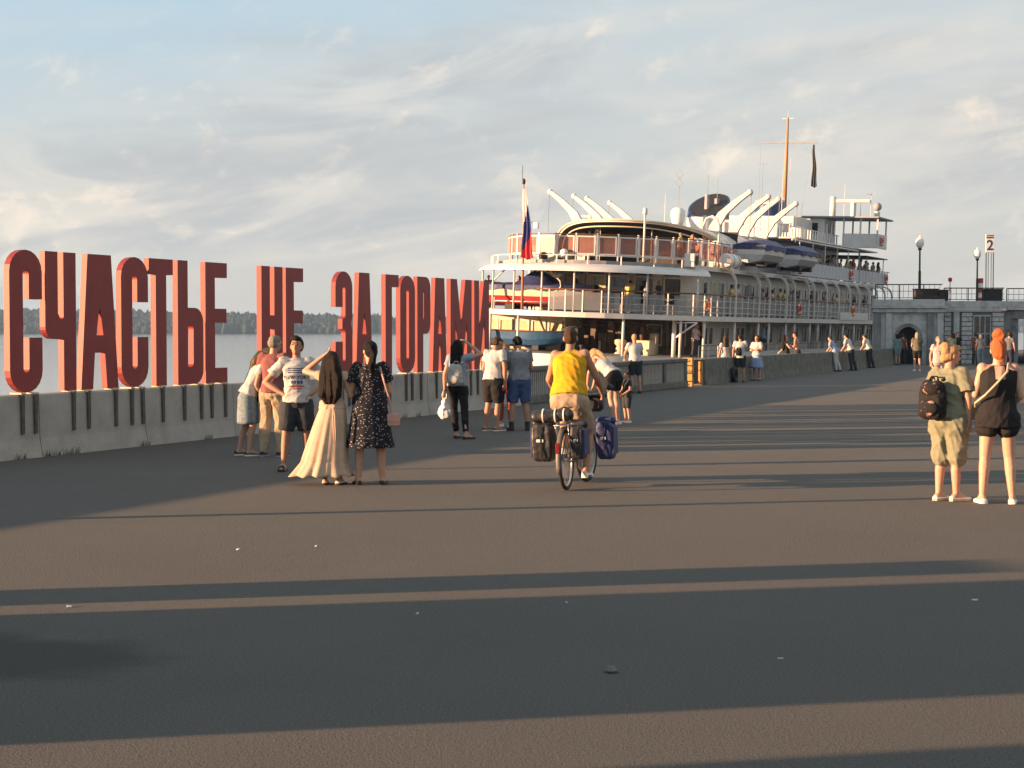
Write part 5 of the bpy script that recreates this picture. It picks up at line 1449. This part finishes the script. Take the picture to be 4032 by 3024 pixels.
for (x0, x1) in ((-.075, -.045), (-.035, .0), (.01, .04), (.05, .075)): bar(x0, x1, 1.125, 1.165, ink_b)
for i, z in enumerate((1.085, 1.055, 1.02)): bar(-.09+.03*i, .10-.05*i, z, z+.015, ink_r)
# -- girl with long hair in a cream dress
p = Person('girl with very long dark hair in a long cream dress shading her eyes', (-2.10, 19.15), 8, 1.54, armL='shade', armR=((.24, .02, 1.14), (.27, .20, 1.28)), fem=True, g=.95, skin='light', yaw=12, legs=legs(-.02))
p.shirt(c_cream, .98, .22, .012, name='bodice'); p.hair(HAIR['dark'], 'long'); p.shoes(mat('pale_sandal', (.55,.5,.42), .6), shoe_b, 'flat')
p.skirt([(1.06, 0, 0, .14, .115, .0), (.98, 0, 0, .17, .14, .015), (.80, -.03, .0, .215, .18, .03), (.55, -.07, -.01, .26, .21, .045), (.36, -.10, -.01, .295, .235, .06), (.30, -.11, -.01, .30, .24, .07), (.12, -.15, -.01, .40, .30, .11)], c_cream, 'dress_skirt', 11, 96)
b = MB()
for dx_ in (.06, .085): b.tube([(.05, -.155, 1.0), (dx_, -.21, .9), (dx_+.01, -.225, .72), (dx_+.015, -.235, .58)], .009, 5)
b.build('sash', c_cream, p.t, True)
# -- woman in the flecked dark dress
dress_m = cloth('flecked_dress', (.014,.015,.022)); nt = dress_m.node_tree; bs = nt.nodes['Principled BSDF']
vo = nt.nodes.new('ShaderNodeTexVoronoi'); vo.inputs['Scale'].default_value = 26; tcx = nt.nodes.new('ShaderNodeTexCoord'); mpx = nt.nodes.new('ShaderNodeMapping'); mpx.inputs['Scale'].default_value = (1, 1, 1.9)
nt.links.new(tcx.outputs['Object'], mpx.inputs[0]); nt.links.new(mpx.outputs[0], vo.inputs['Vector'])
mrx = nt.nodes.new('ShaderNodeMapRange'); mrx.inputs[1].default_value = .24; mrx.inputs[2].default_value = .19; nt.links.new(vo.outputs['Distance'], mrx.inputs[0])
mxx = nt.nodes.new('ShaderNodeMix'); mxx.data_type = 'RGBA'; mxx.inputs[6].default_value = (.012,.014,.022,1); mxx.inputs[7].default_value = (.42,.41,.38,1); nt.links.new(mrx.outputs[0], mxx.inputs[0]); nt.links.new(mxx.outputs[2], bs.inputs['Base Color'])
p = Person('woman with a black ponytail in a dark flecked knee-length dress', (-1.66, 19.15), -6, 1.66, armL='front', armR='front', fem=True, g=1.10, skin='light', yaw=-22, legs=legs(.03))
p.shirt(dress_m, .96, .62, .022, neck=1.44, name='bodice', sr=.075)
p.skirt([(1.09, 0, 0, .165, .135, 0), (.96, 0, -.01, .205, .165, .01), (.78, 0, 0, .235, .19, .02), (.58, 0, 0, .265, .215, .03), (.45, 0, 0, .295, .23, .045)], dress_m, 'dress_skirt', 9)
p.hair(HAIR['black'], 'pony'); p.shoes(shoe_b, shoe_b, 'flat')
b = MB(); b.rings([[p.T((x, -.118-.02*0, z)) for x, z in ((-.07, 1.43), (.06, 1.43), (.055, 1.36), (-.06, 1.36))], [p.T((x, -.06, z)) for x, z in ((-.07, 1.43), (.06, 1.43), (.055, 1.36), (-.06, 1.36))]])
pink = mat('pink_leather', (.46,.27,.23), .5)
strap_bag('small pink crossbody bag hanging at the hip of the woman in the flecked dress', onp(p, .27, -.06, .70, .2), .17, .15, .08, pink, strap=[W_(p, q) for q in ((.25, -.06, .84), (.235, -.10, 1.0), (.16, -.15, 1.25), (.12, -.09, 1.40), (.10, .02, 1.44))])
# -- woman with grey backpack and plastic bag
p = Person('woman in a grey T-shirt and black trousers carrying a plastic bag', (-.90, 27.3), 25, 1.63, armL=((-.25, -.02, 1.12), (-.27, .02, .86)), armR='shade', fem=True, g=.98, skin='light', yaw=10, legs=legs(.0, ((.14, -.02, .49), (.21, -.10, .085), 20), ((-.09, .03, .49), (-.06, .06, .085), -8)))
p.shirt(c_greytee, .92, .5, .02); p.trousers(c_black, .92, .004, 1.0); p.hair(HAIR['black'], 'down'); p.shoes(shoe_b, shoe_b, 'flat')
backpack('light grey cloth backpack worn by the woman with the plastic bag', onp(p, .05, -.12, .92), .30, .42, .17, cloth('backpack_grey', (.36,.36,.34)))
t = thing('plastic_bag', 'white plastic carrier bag hanging from the hand of the woman in black trousers', 'bag', onp(p, -.28, .03, .32))
b = MB(); b.ell((0, 0, .14), (.14, .08, .14)); b.cap((0, 0, .2), (0, 0, .36), .09, .03); me = remeshed(b, .012, 2, 'bag_body'); wrinkle(me, .011, 26, 8); me.materials.clear(); me.materials.append(mat('thin_white_plastic', (.66,.67,.68), .35, scale=9, c2=(.72,.60,.56), lo=.58, hi=.7)); link('bag_body', me, t, True)
for sg in (1, -1):
    b = MB(); b.tube([(.03*sg, 0, .36), (.045*sg, 0, .44), (.02*sg, 0, .50)], .012, 5); b.build('handle', white_plain, t, True)
# -- two men at the railing
p = Person('man with cropped hair in a white polo shirt and black shorts', (-.34, 29.4), 32, 1.70, lean=8, pitch=20, yaw=12, g=1.02, armR='down', armL='front', skin='tan', legs=legs(-.02, ((.08, .05, .49), (.09, -.02, .085), 22), ((-.09, -.01, .49), (-.11, -.06, .085), 20)))
p.shirt(c_white, .91, .55, .02); p.trousers(c_black, .47, .022, 1.0, 'shorts', .012); p.hair(HAIR['brown'], 'crop'); p.shoes(shoe_b, shoe_w, 'flat')
p = Person('man in a grey T-shirt and blue shorts looking down at his hands', (.13, 29.5), -8, 1.70, lean=5, pitch=28, yaw=-22, g=1.08, armR='phone', armL='phone', skin='tan', legs=legs(.03))
p.shirt(c_grey, .90, .6, .022); p.trousers(c_blue, .47, .022, 1.0, 'shorts', .010); p.hair(HAIR['black'], 'short'); p.shoes(shoe_b, shoe_b, 'boot')
p = Person('person in a pale top standing hidden between the two men at the railing', (-.12, 30.6), 200, 1.58, pitch=15, armR='phone', armL='phone', fem=True, skin='light', d=1)
p.shirt(cloth('pale_yellow', (.66,.60,.42)), .92, .5, .02); p.trousers(mat('cloth_brick', (.32,.06,.04), .85), .9, .01); p.hair(HAIR['blond'], 'bob'); p.shoes(shoe_w)
# -- bending woman past the cyclist, with a child in front of her
p = Person('woman in a white tank top and black shorts bending forward beyond the cyclist', (1.95, 31.5), -40, 1.70, lean=55, pitch=-5, fem=True, g=1.03, armR=((.05, .52, 1.0), (.02, .58, .74)), armL=((-.18, .50, .98), (-.12, .60, .74)), skin='light', legs=legs(.0, ((.10, .03, .49), (.10, -.03, .085), 8), ((-.10, -.03, .49), (-.10, -.12, .085), -4)))
p.shirt(c_white, .93, 0, .018, name='tank_top'); p.trousers(c_black, .30, .016, 1.0, 'shorts'); p.hair(HAIR['blond'], 'pony'); p.shoes(shoe_w, shoe_w, 'flat')
p = Person('small child in dark clothes in front of the bending woman', (2.25, 32.1), -120, .98, armR='front', armL='front', skin='light', d=1)
p.shirt(c_char, .9, .6, .02); p.trousers(c_char, .5, .02); p.hair(HAIR['brown'], 'short'); p.shoes(shoe_w)
# -- man leaning on the wall before the gap
p = Person('man in a white shirt and dark shorts standing at the fluted balustrade', (3.55, 47.2), -14, 1.70, lean=8, armR='phone', armL='rail', skin='light', d=1, legs=legs(.02))
p.shirt(c_white, .90, .6, .025); p.trousers(c_char, .46, .025, 1.0, 'shorts'); p.hair(HAIR['blond'], 'crop'); p.shoes(shoe_b)
# -- trio by the dark parapet
p = Person('man with long pale shirt, dark shorts and a black bag on his back', (8.0, 57.4), 12, 1.68, armR='phone', armL='relaxed', skin='tan', d=1, yaw=-20)
p.shirt(c_white, .86, .6, .03); p.trousers(c_char, .46, .02, 1.0, 'shorts'); p.hair(HAIR['dark'], 'short'); p.shoes(shoe_b)
backpack('small black bag on the back of the man with the pale shirt', onp(p, -.05, -.12, .95), .24, .28, .14, c_black)
p = Person('girl in a white top with brown hair beside the man with the black bag', (7.55, 58.0), -20, 1.60, armR='relaxed', armL='relaxed', fem=True, skin='light', d=1)
p.shirt(c_white, .92, .4, .02); p.trousers(c_denim, .4, .015, 1.0, 'shorts'); p.hair(HAIR['brown'], 'down'); p.shoes(shoe_w)
p = Person('woman in a white blouse and light blue skirt facing the trio', (8.85, 59.2), 215, 1.62, armR='fold', armL='fold', fem=True, skin='light', d=1)
p.shirt(c_white, .95, .7, .03); p.skirt([(1.02, 0, 0, .14, .115, 0), (.85, 0, 0, .19, .16, .02), (.48, 0, 0, .26, .22, .04)], c_lightblue, folds=7, n=40); p.hair(HAIR['brown'], 'down'); p.shoes(shoe_b)
# -- couple
p = Person('man with bare tanned back hugging a woman by the parapet', (11.65, 66.9), -70, 1.74, lean=6, pitch=10, armR='fold', armL='fold', skin='tan', d=1)
p.trousers(c_char, .46, .02, 1.0, 'shorts'); p.hair(HAIR['dark'], 'short'); p.shoes(shoe_b)
p = Person('dark haired woman in a black dress leaning back on the parapet in the man\'s arms', (11.25, 67.1), 95, 1.60, lean=-6, armR='rail', armL=((-.30, -.12, 1.15), (-.42, -.28, .98)), fem=True, skin='light', d=1)
p.shirt(c_black, .92, .2, .015); p.skirt([(1.0, 0, 0, .15, .12, 0), (.62, 0, 0, .19, .16, .03)], c_black, folds=5, n=32); p.hair(HAIR['black'], 'long'); p.shoes(shoe_b)
# -- three leaning on the wall
for lb, x, y, fc, top, bot, hr, H_ in (('woman in a pale blue shirt leaning over the far parapet', 14.3, 72.5, -60, c_lightblue, c_white, 'brown', 1.6), ('man in a cream shirt and dark trousers leaning over the far parapet', 15.35, 74.2, -50, c_white, c_char, 'dark', 1.7),
                                       ('person in a white T-shirt and dark trousers leaning at the parapet end', 17.35, 79.6, -50, c_white, c_char, 'brown', 1.66)):
    p = Person(lb, (x, y), fc, H_, lean=24, armR='rail', armL='rail', skin='light', d=1, legs=legs(0, ((.11, -.06, .49), (.12, -.20, .085), 5), ((-.11, -.03, .49), (-.12, -.10, .085), -5)))
    p.shirt(top, .9, .6, .025); p.trousers(bot, 1.0, .015); p.hair(HAIR[hr], 'short'); p.shoes(shoe_b)
# -- crowd at the terminal
crowd = [('man in a teal patterned shirt and shorts by the arch', 20.3, 86.3, -20, cloth('teal', (.10,.20,.22)), c_denim, .46, 'dark', 'relaxed', 'phone'),
         ('person in blue with a pale cap by the arch', 21.6, 87.4, 10, c_lightblue, c_blue, 1.0, 'blond', 'relaxed', 'relaxed'),
         ('man in khaki with black shorts and white shoes standing on the open asphalt', 18.1, 73.2, 6, cloth('drab', (.11,.105,.08)), c_black, .40, 'grey', 'front', 'front'),
         ('person in dark red beside the teal shirt', 21.0, 88.1, 40, cloth('rust', (.16,.06,.04)), c_char, 1.0, 'brown', 'relaxed', 'relaxed'),
         ('person in an olive top raising a camera by the pilaster', 23.0, 85.4, -30, c_olive, c_char, 1.0, 'dark', 'camera', 'camera'),
         ('person in black with dark hair below the terminal window', 23.5, 86.5, 170, c_black, c_char, 1.0, 'black', 'relaxed', 'phone'),
         ('person in a white cap and grey top below the window', 24.1, 84.3, -10, c_grey, c_denim, 1.0, 'grey', 'relaxed', 'relaxed'),
         ('person in brown in front of the rusticated pier', 24.6, 87.0, 30, cloth('brown', (.07,.04,.03)), c_char, 1.0, 'brown', 'phone', 'relaxed'),
         ('person in a pale shirt by the passage', 25.3, 84.2, 190, c_white, c_navy, 1.0, 'brown', 'relaxed', 'relaxed'),
         ('bald man in black by the passage', 26.0, 86.5, 20, c_black, c_navy, 1.0, 'grey', 'relaxed', 'relaxed'),
         ('person in navy with a white strap by the passage', 26.6, 87.4, -15, c_navy, c_char, 1.0, 'dark', 'fold', 'fold'),
         ('person in grey walking past the passage', 23.2, 76.5, 40, cloth('slate', (.10,.11,.12)), c_navy, 1.0, 'brown', 'relaxed', 'relaxed')]
for i, (lb, x, y, fc, top, bot, to, hr, aR, aL) in enumerate(crowd):
    p = Person(lb, (x, y), fc, 1.62+.05*(i % 3), armR=aR, armL=aL, skin=['light', 'tan', 'pale'][i % 3], d=1 if i == 2 else 0, lean=3)
    p.shirt(top, .88, .6, .03); p.trousers(bot, to, .02); p.hair(HAIR[hr], 'short' if i % 2 else 'bob'); p.shoes(shoe_w if i == 2 else shoe_b)
# -- woman in pink florals, further back
floral = cloth('floral_pink', (.55,.38,.36), scale=16, c2=(.22,.15,.22), lo=.60, hi=.66)
p = Person('woman in a pink floral blouse and pale pink trousers behind the backpack', (12.75, 49.0), 175, 1.62, armR='relaxed', armL='relaxed', fem=True, g=1.08, skin='light', d=1)
p.shirt(floral, .86, .5, .03); p.trousers(cloth('pale_pink', (.55,.40,.37)), .9, .02); p.hair(HAIR['grey'], 'short'); p.shoes(shoe_w)
# -- pair on the right
p = Person('woman with messy blond updo in a sage green jumpsuit looking sideways', (4.62, 17.3), 48, 1.64, yaw=30, pitch=12, fem=True, g=1.10, armR='down', armL='relaxed', skin='light', legs=legs(-.03, ((.085, .03, .47), (.085, .02, .085), 20), ((-.08, -.01, .47), (-.09, -.05, .085), 4)))
sage = cloth('sage', (.185,.19,.135), scale=5)
p.shirt(sage, .92, .75, .032, wr=.006, sr=.08); p.trousers(sage, .55, .034, 1.0, 'trousers', .0, wr=.008); p.hair(HAIR['blond'], 'messy'); p.shoes(shoe_w, mat('cork_sole', (.45,.33,.2), .8), 'flat')
flw = cloth('floral_black', (.015,.015,.018), scale=16, c2=(.42,.23,.20), lo=.56, hi=.62)
bp_ = backpack('black backpack with pink flowers worn by the woman in sage green', onp(p, -.06, -.15, .90, .12), .33, .46, .20, c_black, pocket=flw)
b = MB(); b.ell((0, -.13, .33), (.13, .09, .09)); me = remeshed(b, .012, 2, 'flower_panel'); me.materials.clear(); me.materials.append(flw); link('flower_panel', me, bp_, True)
p = Person('red haired woman with a high bun in a black top and short black shorts', (5.06, 17.05), 8, 1.70, yaw=2, fem=True, g=1.22, armR='front', armL='phone', skin='pale', legs=legs(.035))
p.shirt(c_black, .80, 0, .022, neck=1.445, name='top', wr=.004); p.trousers(c_black, .17, .016, 1.0, 'shorts', .012); p.hair(HAIR['red'], 'bun'); p.shoes(shoe_w, shoe_w, 'flat')
tb_ = BVHTree.FromPolygons([v.co.copy() for v in p.top.data.vertices], [tuple(q.vertices) for q in p.top.data.polygons])
b = MB(); b.rings([[(-.047+.1*i/8, -.15, 1.30+.135*j/8) for i in range(9)] for j in range(9)], close=False); me = b.mesh('back_cutout', SKIN['pale'])
for v in me.vertices:
    hit = tb_.ray_cast(Vector((v.co.x, -.8, v.co.z)), Vector((0, 1, 0)))
    if hit[0] is not None: v.co.y = hit[0].y - .004
link('back_cutout', me, p.t, True)
strap_bag('thin pale crossbody strap with a small bag of the red haired woman', onp(p, -.22, .17, .86), .2, .16, .07, mat('pale_leather', (.52,.40,.28), .6), strap=[W_(p, q) for q in ((-.22, .05, 1.0), (-.235, -.06, 1.05), (-.15, -.185, 1.14), (-.02, -.185, 1.28), (.07, -.145, 1.38), (.10, -.02, 1.465), (.09, .06, 1.42))])
# ------------------------------------------------------------------ touring bicycle and rider
BX, BY, BH = .62, 18.45, 15
MBK = Matrix.Translation((BX, BY, 0)) @ Matrix.Rotation(-R(BH), 4, 'Z') @ Matrix.Rotation(R(-2), 4, 'Y')
bike = thing('touring_bicycle', 'loaded touring bicycle ridden away by the man in yellow', 'bicycle', MBK)
frame_m = mat('bicycle_frame_black', (.02,.02,.022), .35, var=.2, coat=.4); alu = mat('bicycle_aluminium', (.5,.5,.5), .35, metal=.8)
def wheel(y, steer=0):
    o = bpy.data.objects.new('wheel', None); col.objects.link(o); o.parent = bike
    o.matrix_local = Matrix.Translation((0, y, .345)) @ Matrix.Rotation(R(steer), 4, 'Z')
    def tor(r, rr, n=40, m=8, sx=1):
        b = MB(); b.rings([[(rr*sx*math.sin(2*math.pi*k/m), (r+rr*math.cos(2*math.pi*k/m))*math.cos(a), (r+rr*math.cos(2*math.pi*k/m))*math.sin(a)) for k in range(m)] for a in [2*math.pi*i/n for i in range(n+1)]], cap=False); return b
    tor(.322, .023).build('tyre', black_plain, o, True); tor(.296, .010, sx=1.1).build('rim', alu, o, True)
    b = MB()
    for i in range(28):
        a = 2*math.pi*i/28; sg = 1 if i % 2 else -1; b.tube([(.03*sg, .02*math.cos(a+.8), .02*math.sin(a+.8)), (0, .293*math.cos(a), .293*math.sin(a))], .0014, 3)
    o2 = b.build('spokes', alu, o); o2['kind'] = 'stuff'
    b = MB(); b.tube([(-.05, 0, 0), (.05, 0, 0)], .022, 10); b.build('hub', alu, o, True)
wheel(0); wheel(1.06, -8)
def bt(name, pts, r, m=frame_m, n=8):
    b = MB(); b.tube(pts, r, n); return b.build(name, m, bike, True)
bt('seat_tube', [(0, .46, .29), (0, .30, .80)], .016); bt('down_tube', [(0, .46, .29), (0, .88, .70)], .019); bt('top_tube', [(0, .32, .76), (0, .86, .78)], .015); bt('head_tube', [(0, .89, .66), (0, .855, .84)], .02)
for sg in (1, -1):
    bt('chain_stay', [(.05*sg, 0, .345), (.035*sg, .40, .29)], .009); bt('seat_stay', [(.05*sg, 0, .345), (.03*sg, .30, .76)], .008)
    bt('fork_blade', [(.055*sg, 1.06, .345), (.05*sg, .99, .5), (.035*sg, .90, .66)], .011)
    bt('crank', [(.07*sg, .46, .29), (.085*sg, .46-.01*sg, .29-.165*sg)], .009, alu)
    b = MB(); b.bbox(.09*sg-.045+.045*sg, .09*sg+.045+.045*sg, .40, .51, .27-.165*sg, .30-.165*sg, .006); b.build('pedal', frame_m, bike)
bt('seat_post', [(0, .305, .78), (0, .275, .92)], .014, alu); bt('stem', [(0, .855, .84), (0, .84, .99), (0, .90, 1.03)], .014)
bt('handlebar', [(-.31, .80, 1.03), (-.22, .90, 1.04), (0, .91, 1.03), (.22, .90, 1.04), (.31, .80, 1.03)], .013)
for sg in (1, -1): bt('grip', [(.23*sg, .89, 1.04), (.315*sg, .795, 1.03)], .018, black_plain)
b = MB(); b.rings([[(.075*w, y, .965), (.045*w, y, .985), (-.045*w, y, .985), (-.075*w, y, .965), (-.03*w, y, .92), (.03*w, y, .92)] for y, w in ((.16, .9), (.22, 1.1), (.30, .6), (.40, .3))]); b.build('saddle', black_plain, bike, 'auto')
b = MB(); b.lathe([(.09, -.004), (.10, -.004), (.10, .004), (.09, .004)], n=24); b.build('chain_ring', alu, bike, M=Matrix.Translation((.06, .46, .29)) @ Matrix.Rotation(math.pi/2, 4, 'Y'))
b = MB()
for sg in (1, -1):
    b.tube([(.075*sg, -.22, .745), (.075*sg, .30, .745)], .006, 6); b.tube([(.075*sg, -.02, .74), (.06*sg, 0, .36)], .006, 6); b.tube([(.075*sg, -.16, .74), (.06*sg, -.01, .36)], .006, 6)
b.tube([(-.075, -.22, .745), (.075, -.22, .745)], .006, 6); b.tube([(-.075, 0, .745), (.075, 0, .745)], .006, 6); b.build('rear_rack', alu, bike, True)
b = MB(); b.rings([[(x, -.375*math.cos(R(q)), .345+.375*math.sin(R(q))) for x in (-.028, .0, .028)] for q in range(-20, 130, 10)], close=False); o = b.build('mudguard', mat('mudguard_grey', (.10,.095,.09), .5), bike, True); o.modifiers.new('thickness', 'SOLIDIFY').thickness = .004
b = MB(); b.bbox(-.022, .022, -.40, -.375, .44, .56, .006); b.build('rear_reflector', mat('reflector_red', (.16,.012,.018), .3), bike)
bt('mirror_arm', [(.30, .80, 1.03), (.36, .80, 1.10)], .006); b = MB(); b.ell((.37, .79, 1.13), (.045, .012, .035)); b.build('mirror', frame_m, bike, True)
bt('front_rack', [(-.10, 1.05, .62), (.10, 1.05, .62)], .008, alu)
# bags
pan_m = mat('pannier_black', (.018,.018,.02), .45, scale=6, c2=(.03,.03,.035), bump=.3, bscale=14); pan_b = mat('pannier_blue', (.014,.022,.085), .5, scale=5, c2=(.022,.034,.12), bump=.3, bscale=14); refl = mat('reflective_grey', (.62,.62,.60), .3)
def pannier(label, M, w, h, d, m, blue_side, stripe=True):
    t = thing('pannier_bag', label, 'bag', M)
    b = MB(); b.rings([[(x*w*k, y*d*k2, z) for x, y in ((-.5, -.42), (-.42, -.5), (.42, -.5), (.5, -.42), (.5, .42), (.42, .5), (-.42, .5), (-.5, .42))] for z, k, k2 in ((0, .72, .72), (.03, .9, .9), (h*.5, 1.0, 1.0), (h*.9, .96, .98), (h, .7, .9))])
    me = remeshed(b, .012, 3, 'bag_body'); wrinkle(me, .005, 16, 3); me.materials.clear(); me.materials.append(m); link('bag_body', me, t, True)
    b = MB(); b.bbox(blue_side*w*.5-.012, blue_side*w*.5+.014, -d*.42, d*.42, h*.12, h*.86, .01); b.build('side_panel', pan_b, t)
    b = MB(); b.cap((-w*.35, 0, h*1.02), (w*.35, 0, h*1.02), .055, .055); me = remeshed(b, .012, 2, 'roll_top'); me.materials.clear(); me.materials.append(m); link('roll_top', me, t, True)
    if stripe:
        b = MB(); b.bbox(-w*.22, w*.12, -d*.53, -d*.5, h*.52, h*.60, .004); b.build('reflective_patch', refl, t)
    b = MB(); b.bbox(-w*.04, w*.04, -d*.545, -d*.515, h*.1, h*.98, .004); b.build('strap', frame_m, t)
pannier('big black and blue pannier on the rider\'s left of the rear rack', MBK @ Matrix.Translation((-.235, -.03, .34)), .24, .42, .32, pan_m, -1)
pannier('dark pannier on the rider\'s right of the rear rack', MBK @ Matrix.Translation((.17, -.03, .36)), .15, .38, .32, pan_m, 1)
pannier('blue pannier hung beside the front wheel', MBK @ Matrix.Translation((.26, 1.02, .28)), .20, .44, .30, pan_b, 1)
pannier('black pannier hung on the other side of the front wheel', MBK @ Matrix.Translation((-.24, 1.02, .28)), .20, .44, .30, pan_m, -1)
t = thing('bed_roll', 'black rolled bundle with straps lying across the rear rack', 'bag', MBK @ Matrix.Translation((-.10, -.08, .80)))
b = MB(); b.cap((-.20, 0, .04), (.16, 0, .06), .075, .07); me = remeshed(b, .012, 2, 'roll'); wrinkle(me, .007, 22, 2); me.materials.clear(); me.materials.append(pan_m); link('roll', me, t, True)
for x in (-.12, .02, .12):
    b = MB(); b.rings([[(x+dx_, .082*math.cos(a), .05+.082*math.sin(a)) for a in np.linspace(0, 2*math.pi, 16, endpoint=False)] for dx_ in (-.008, .008)], cap=False); o = b.build('strap', refl, t); o.modifiers.new('thickness', 'SOLIDIFY').thickness = .004
t = thing('handlebar_bag', 'black bag hanging in front of the handlebar', 'bag', MBK @ Matrix.Translation((.10, 1.02, .84)))
b = MB(); b.bbox(-.14, .14, -.09, .09, 0, .2, .05); b.build('bag_body', pan_m, t, 'auto'); b = MB(); b.bbox(-.145, .145, -.095, .095, .17, .215, .02); b.build('lid', pan_m, t)
# rider: hips on the saddle
hipz = .10
Mr = MBK @ Matrix.Translation((0, .26, hipz))
p = Person('man in a yellow sleeveless shirt riding the loaded bicycle away', None, 0, 1.74, lean=16, pitch=-8, yaw=-5, g=1.10, skin='tan', M=Mr,
           armR=((.275, .24, 1.12), (.265, .52, .95)), armL=((-.275, .22, 1.12), (-.265, .52, .95)),
           legs={'R': ((.14, .34, .50), (.125, .17, .09), 4), 'L': ((-.14, .40, .74), (-.125, .19, .36), -4)})
p.shirt(c_yellow, .93, 0, .024, name='shirt', wr=.006); p.trousers(c_beige, .42, .02, 1.0, 'shorts', .01); p.hair(HAIR['brown'], 'crop'); p.shoes(shoe_w, shoe_w, 'shoe')
b = MB(); b.ell(p.Hd((.0, .03, 1.725)), (.07, .03, .012)); b.build('sunglasses', frame_m, p.t, True)

# ------------------------------------------------------------------ passengers on board
def copy_tree(o, M):
    r_ = o.copy(); col.objects.link(r_); r_.matrix_world = M
    for ch in o.children:
        c = ch.copy(); col.objects.link(c); c.parent = r_; c.matrix_parent_inverse = ch.matrix_parent_inverse.copy()
    return r_
def make_pass(pose, hr, fem):
    q = Person('passenger', None, 0, 1.68, lean=14 if pose == 'rail' else 2, armR=pose, armL=pose, skin='tan', d=0, fem=fem, M=on(0, 0, 0))
    q.shirt(c_white, .90, .6, .03); q.trousers(c_char, 1.0, .02); q.hair(HAIR['dark'], hr); q.shoes(shoe_b, kind='flat')
    return q.t
protos = [make_pass('rail', 'short', False), make_pass('fold', 'down', True), make_pass('relaxed', 'short', False)]
used = [False]*3
palette = [('white', c_white), ('pale blue', c_lightblue), ('dark', c_char), ('red', cloth('red', (.36,.05,.04))), ('navy', c_navy), ('grey', c_greytee), ('yellow', cloth('lemon', (.55,.48,.18))), ('pink', cloth('rose', (.50,.27,.25)))]
spots = []
rng = random.Random(11)
for x in (7.8, 8.9, 13.8, 14.6, 15.3, 16.9, 17.5, 19.0, 19.9, 20.6, 23.2, 24.1, 26.6, 27.4, 30.1, 32.6, 35.2, 38.0): spots.append((x, .55+rng.uniform(0, .3), 2.545, 90, 'leaning on the promenade deck rail'))
for x in np.arange(22.4, 43.5, .78): spots.append((float(x), 1.35+rng.uniform(0, .9), 5.085, 90+rng.uniform(-40, 40), 'standing behind the boat deck rail'))
for x in (44.6,): spots.append((x, 1.4, 5.085, 90, 'at the bow end'))
for (x, y) in ((1.7, 12.0), (1.9, 10.3), (2.0, 9.7), (2.3, 7.0)): spots.append((x, y, 2.545, rng.uniform(150, 210), 'standing behind the covered motorboat'))
for (x, y) in ((1.2, 2.9), (1.6, 2.4), (1.0, 3.7), (2.1, 5.3)): spots.append((x, y, 2.545, rng.uniform(0, 360), 'at the tables on the stern promenade'))
for (x, y) in ((3.4, 2.0), (4.4, 1.7), (7.9, 2.1), (2.4, 6.2)): spots.append((x, y, 5.085, rng.uniform(60, 160), 'behind the upper glazed stern rail'))
for (x, y) in ((2.6, .75), (3.4, .9), (14.5, .8), (15.4, .8)): spots.append((x, y, .445, 90, 'on the lowest deck'))
for i, (x, y, z, fc, where) in enumerate(spots):
    kind = 0 if 'leaning' in where else rng.choice((0, 1, 2)) if ('boat deck' in where or 'bow end' in where) else rng.choice((1, 2))
    cn, cm = palette[rng.choice((0, 0, 1, 2, 2, 3, 4, 5, 5, 6, 7))]
    k = rng.uniform(.94, 1.04)*1.68/1.7
    M = on(x, y, z) @ Matrix.Rotation(R(180-(fc-90)) if fc != 90 else math.pi, 4, 'Z') @ Matrix.Scale(k, 4)   # 90 looks out over the quay
    if not used[kind]: o = protos[kind]; o.matrix_world = M; used[kind] = True
    else: o = copy_tree(protos[kind], M)
    hk = rng.choice(('dark', 'black', 'brown', 'blond', 'grey'))
    o['label'] = 'passenger with %s hair in a %s top %s' % (hk, cn, where); o['category'] = 'person'; o['group'] = 'passengers on the ship'
    for ch in o.children:
        if ch.name.startswith('shirt'):
            ch.material_slots[0].link = 'OBJECT'; ch.material_slots[0].material = cm
        if ch.name.startswith('hair'):
            ch.material_slots[0].link = 'OBJECT'; ch.material_slots[0].material = HAIR[hk]

# ------------------------------------------------------------------ evening air over the river
hz = bpy.data.materials.new('haze_air'); hz.use_nodes = True
nt = hz.node_tree; nt.nodes.clear()
pv = nt.nodes.new('ShaderNodeVolumePrincipled'); pv.inputs['Color'].default_value = (.42, .66, 1.0, 1); pv.inputs['Density'].default_value = HAZE; pv.inputs['Anisotropy'].default_value = .2
om = nt.nodes.new('ShaderNodeOutputMaterial'); nt.links.new(pv.outputs[0], om.inputs['Volume'])
b = MB(); b.box(-4900, 4900, -850, 6400, -3.6, 46)
o = b.build('haze', hz); o['kind'] = 'stuff'; tag(o, 'thin evening haze over the wide river', 'haze')
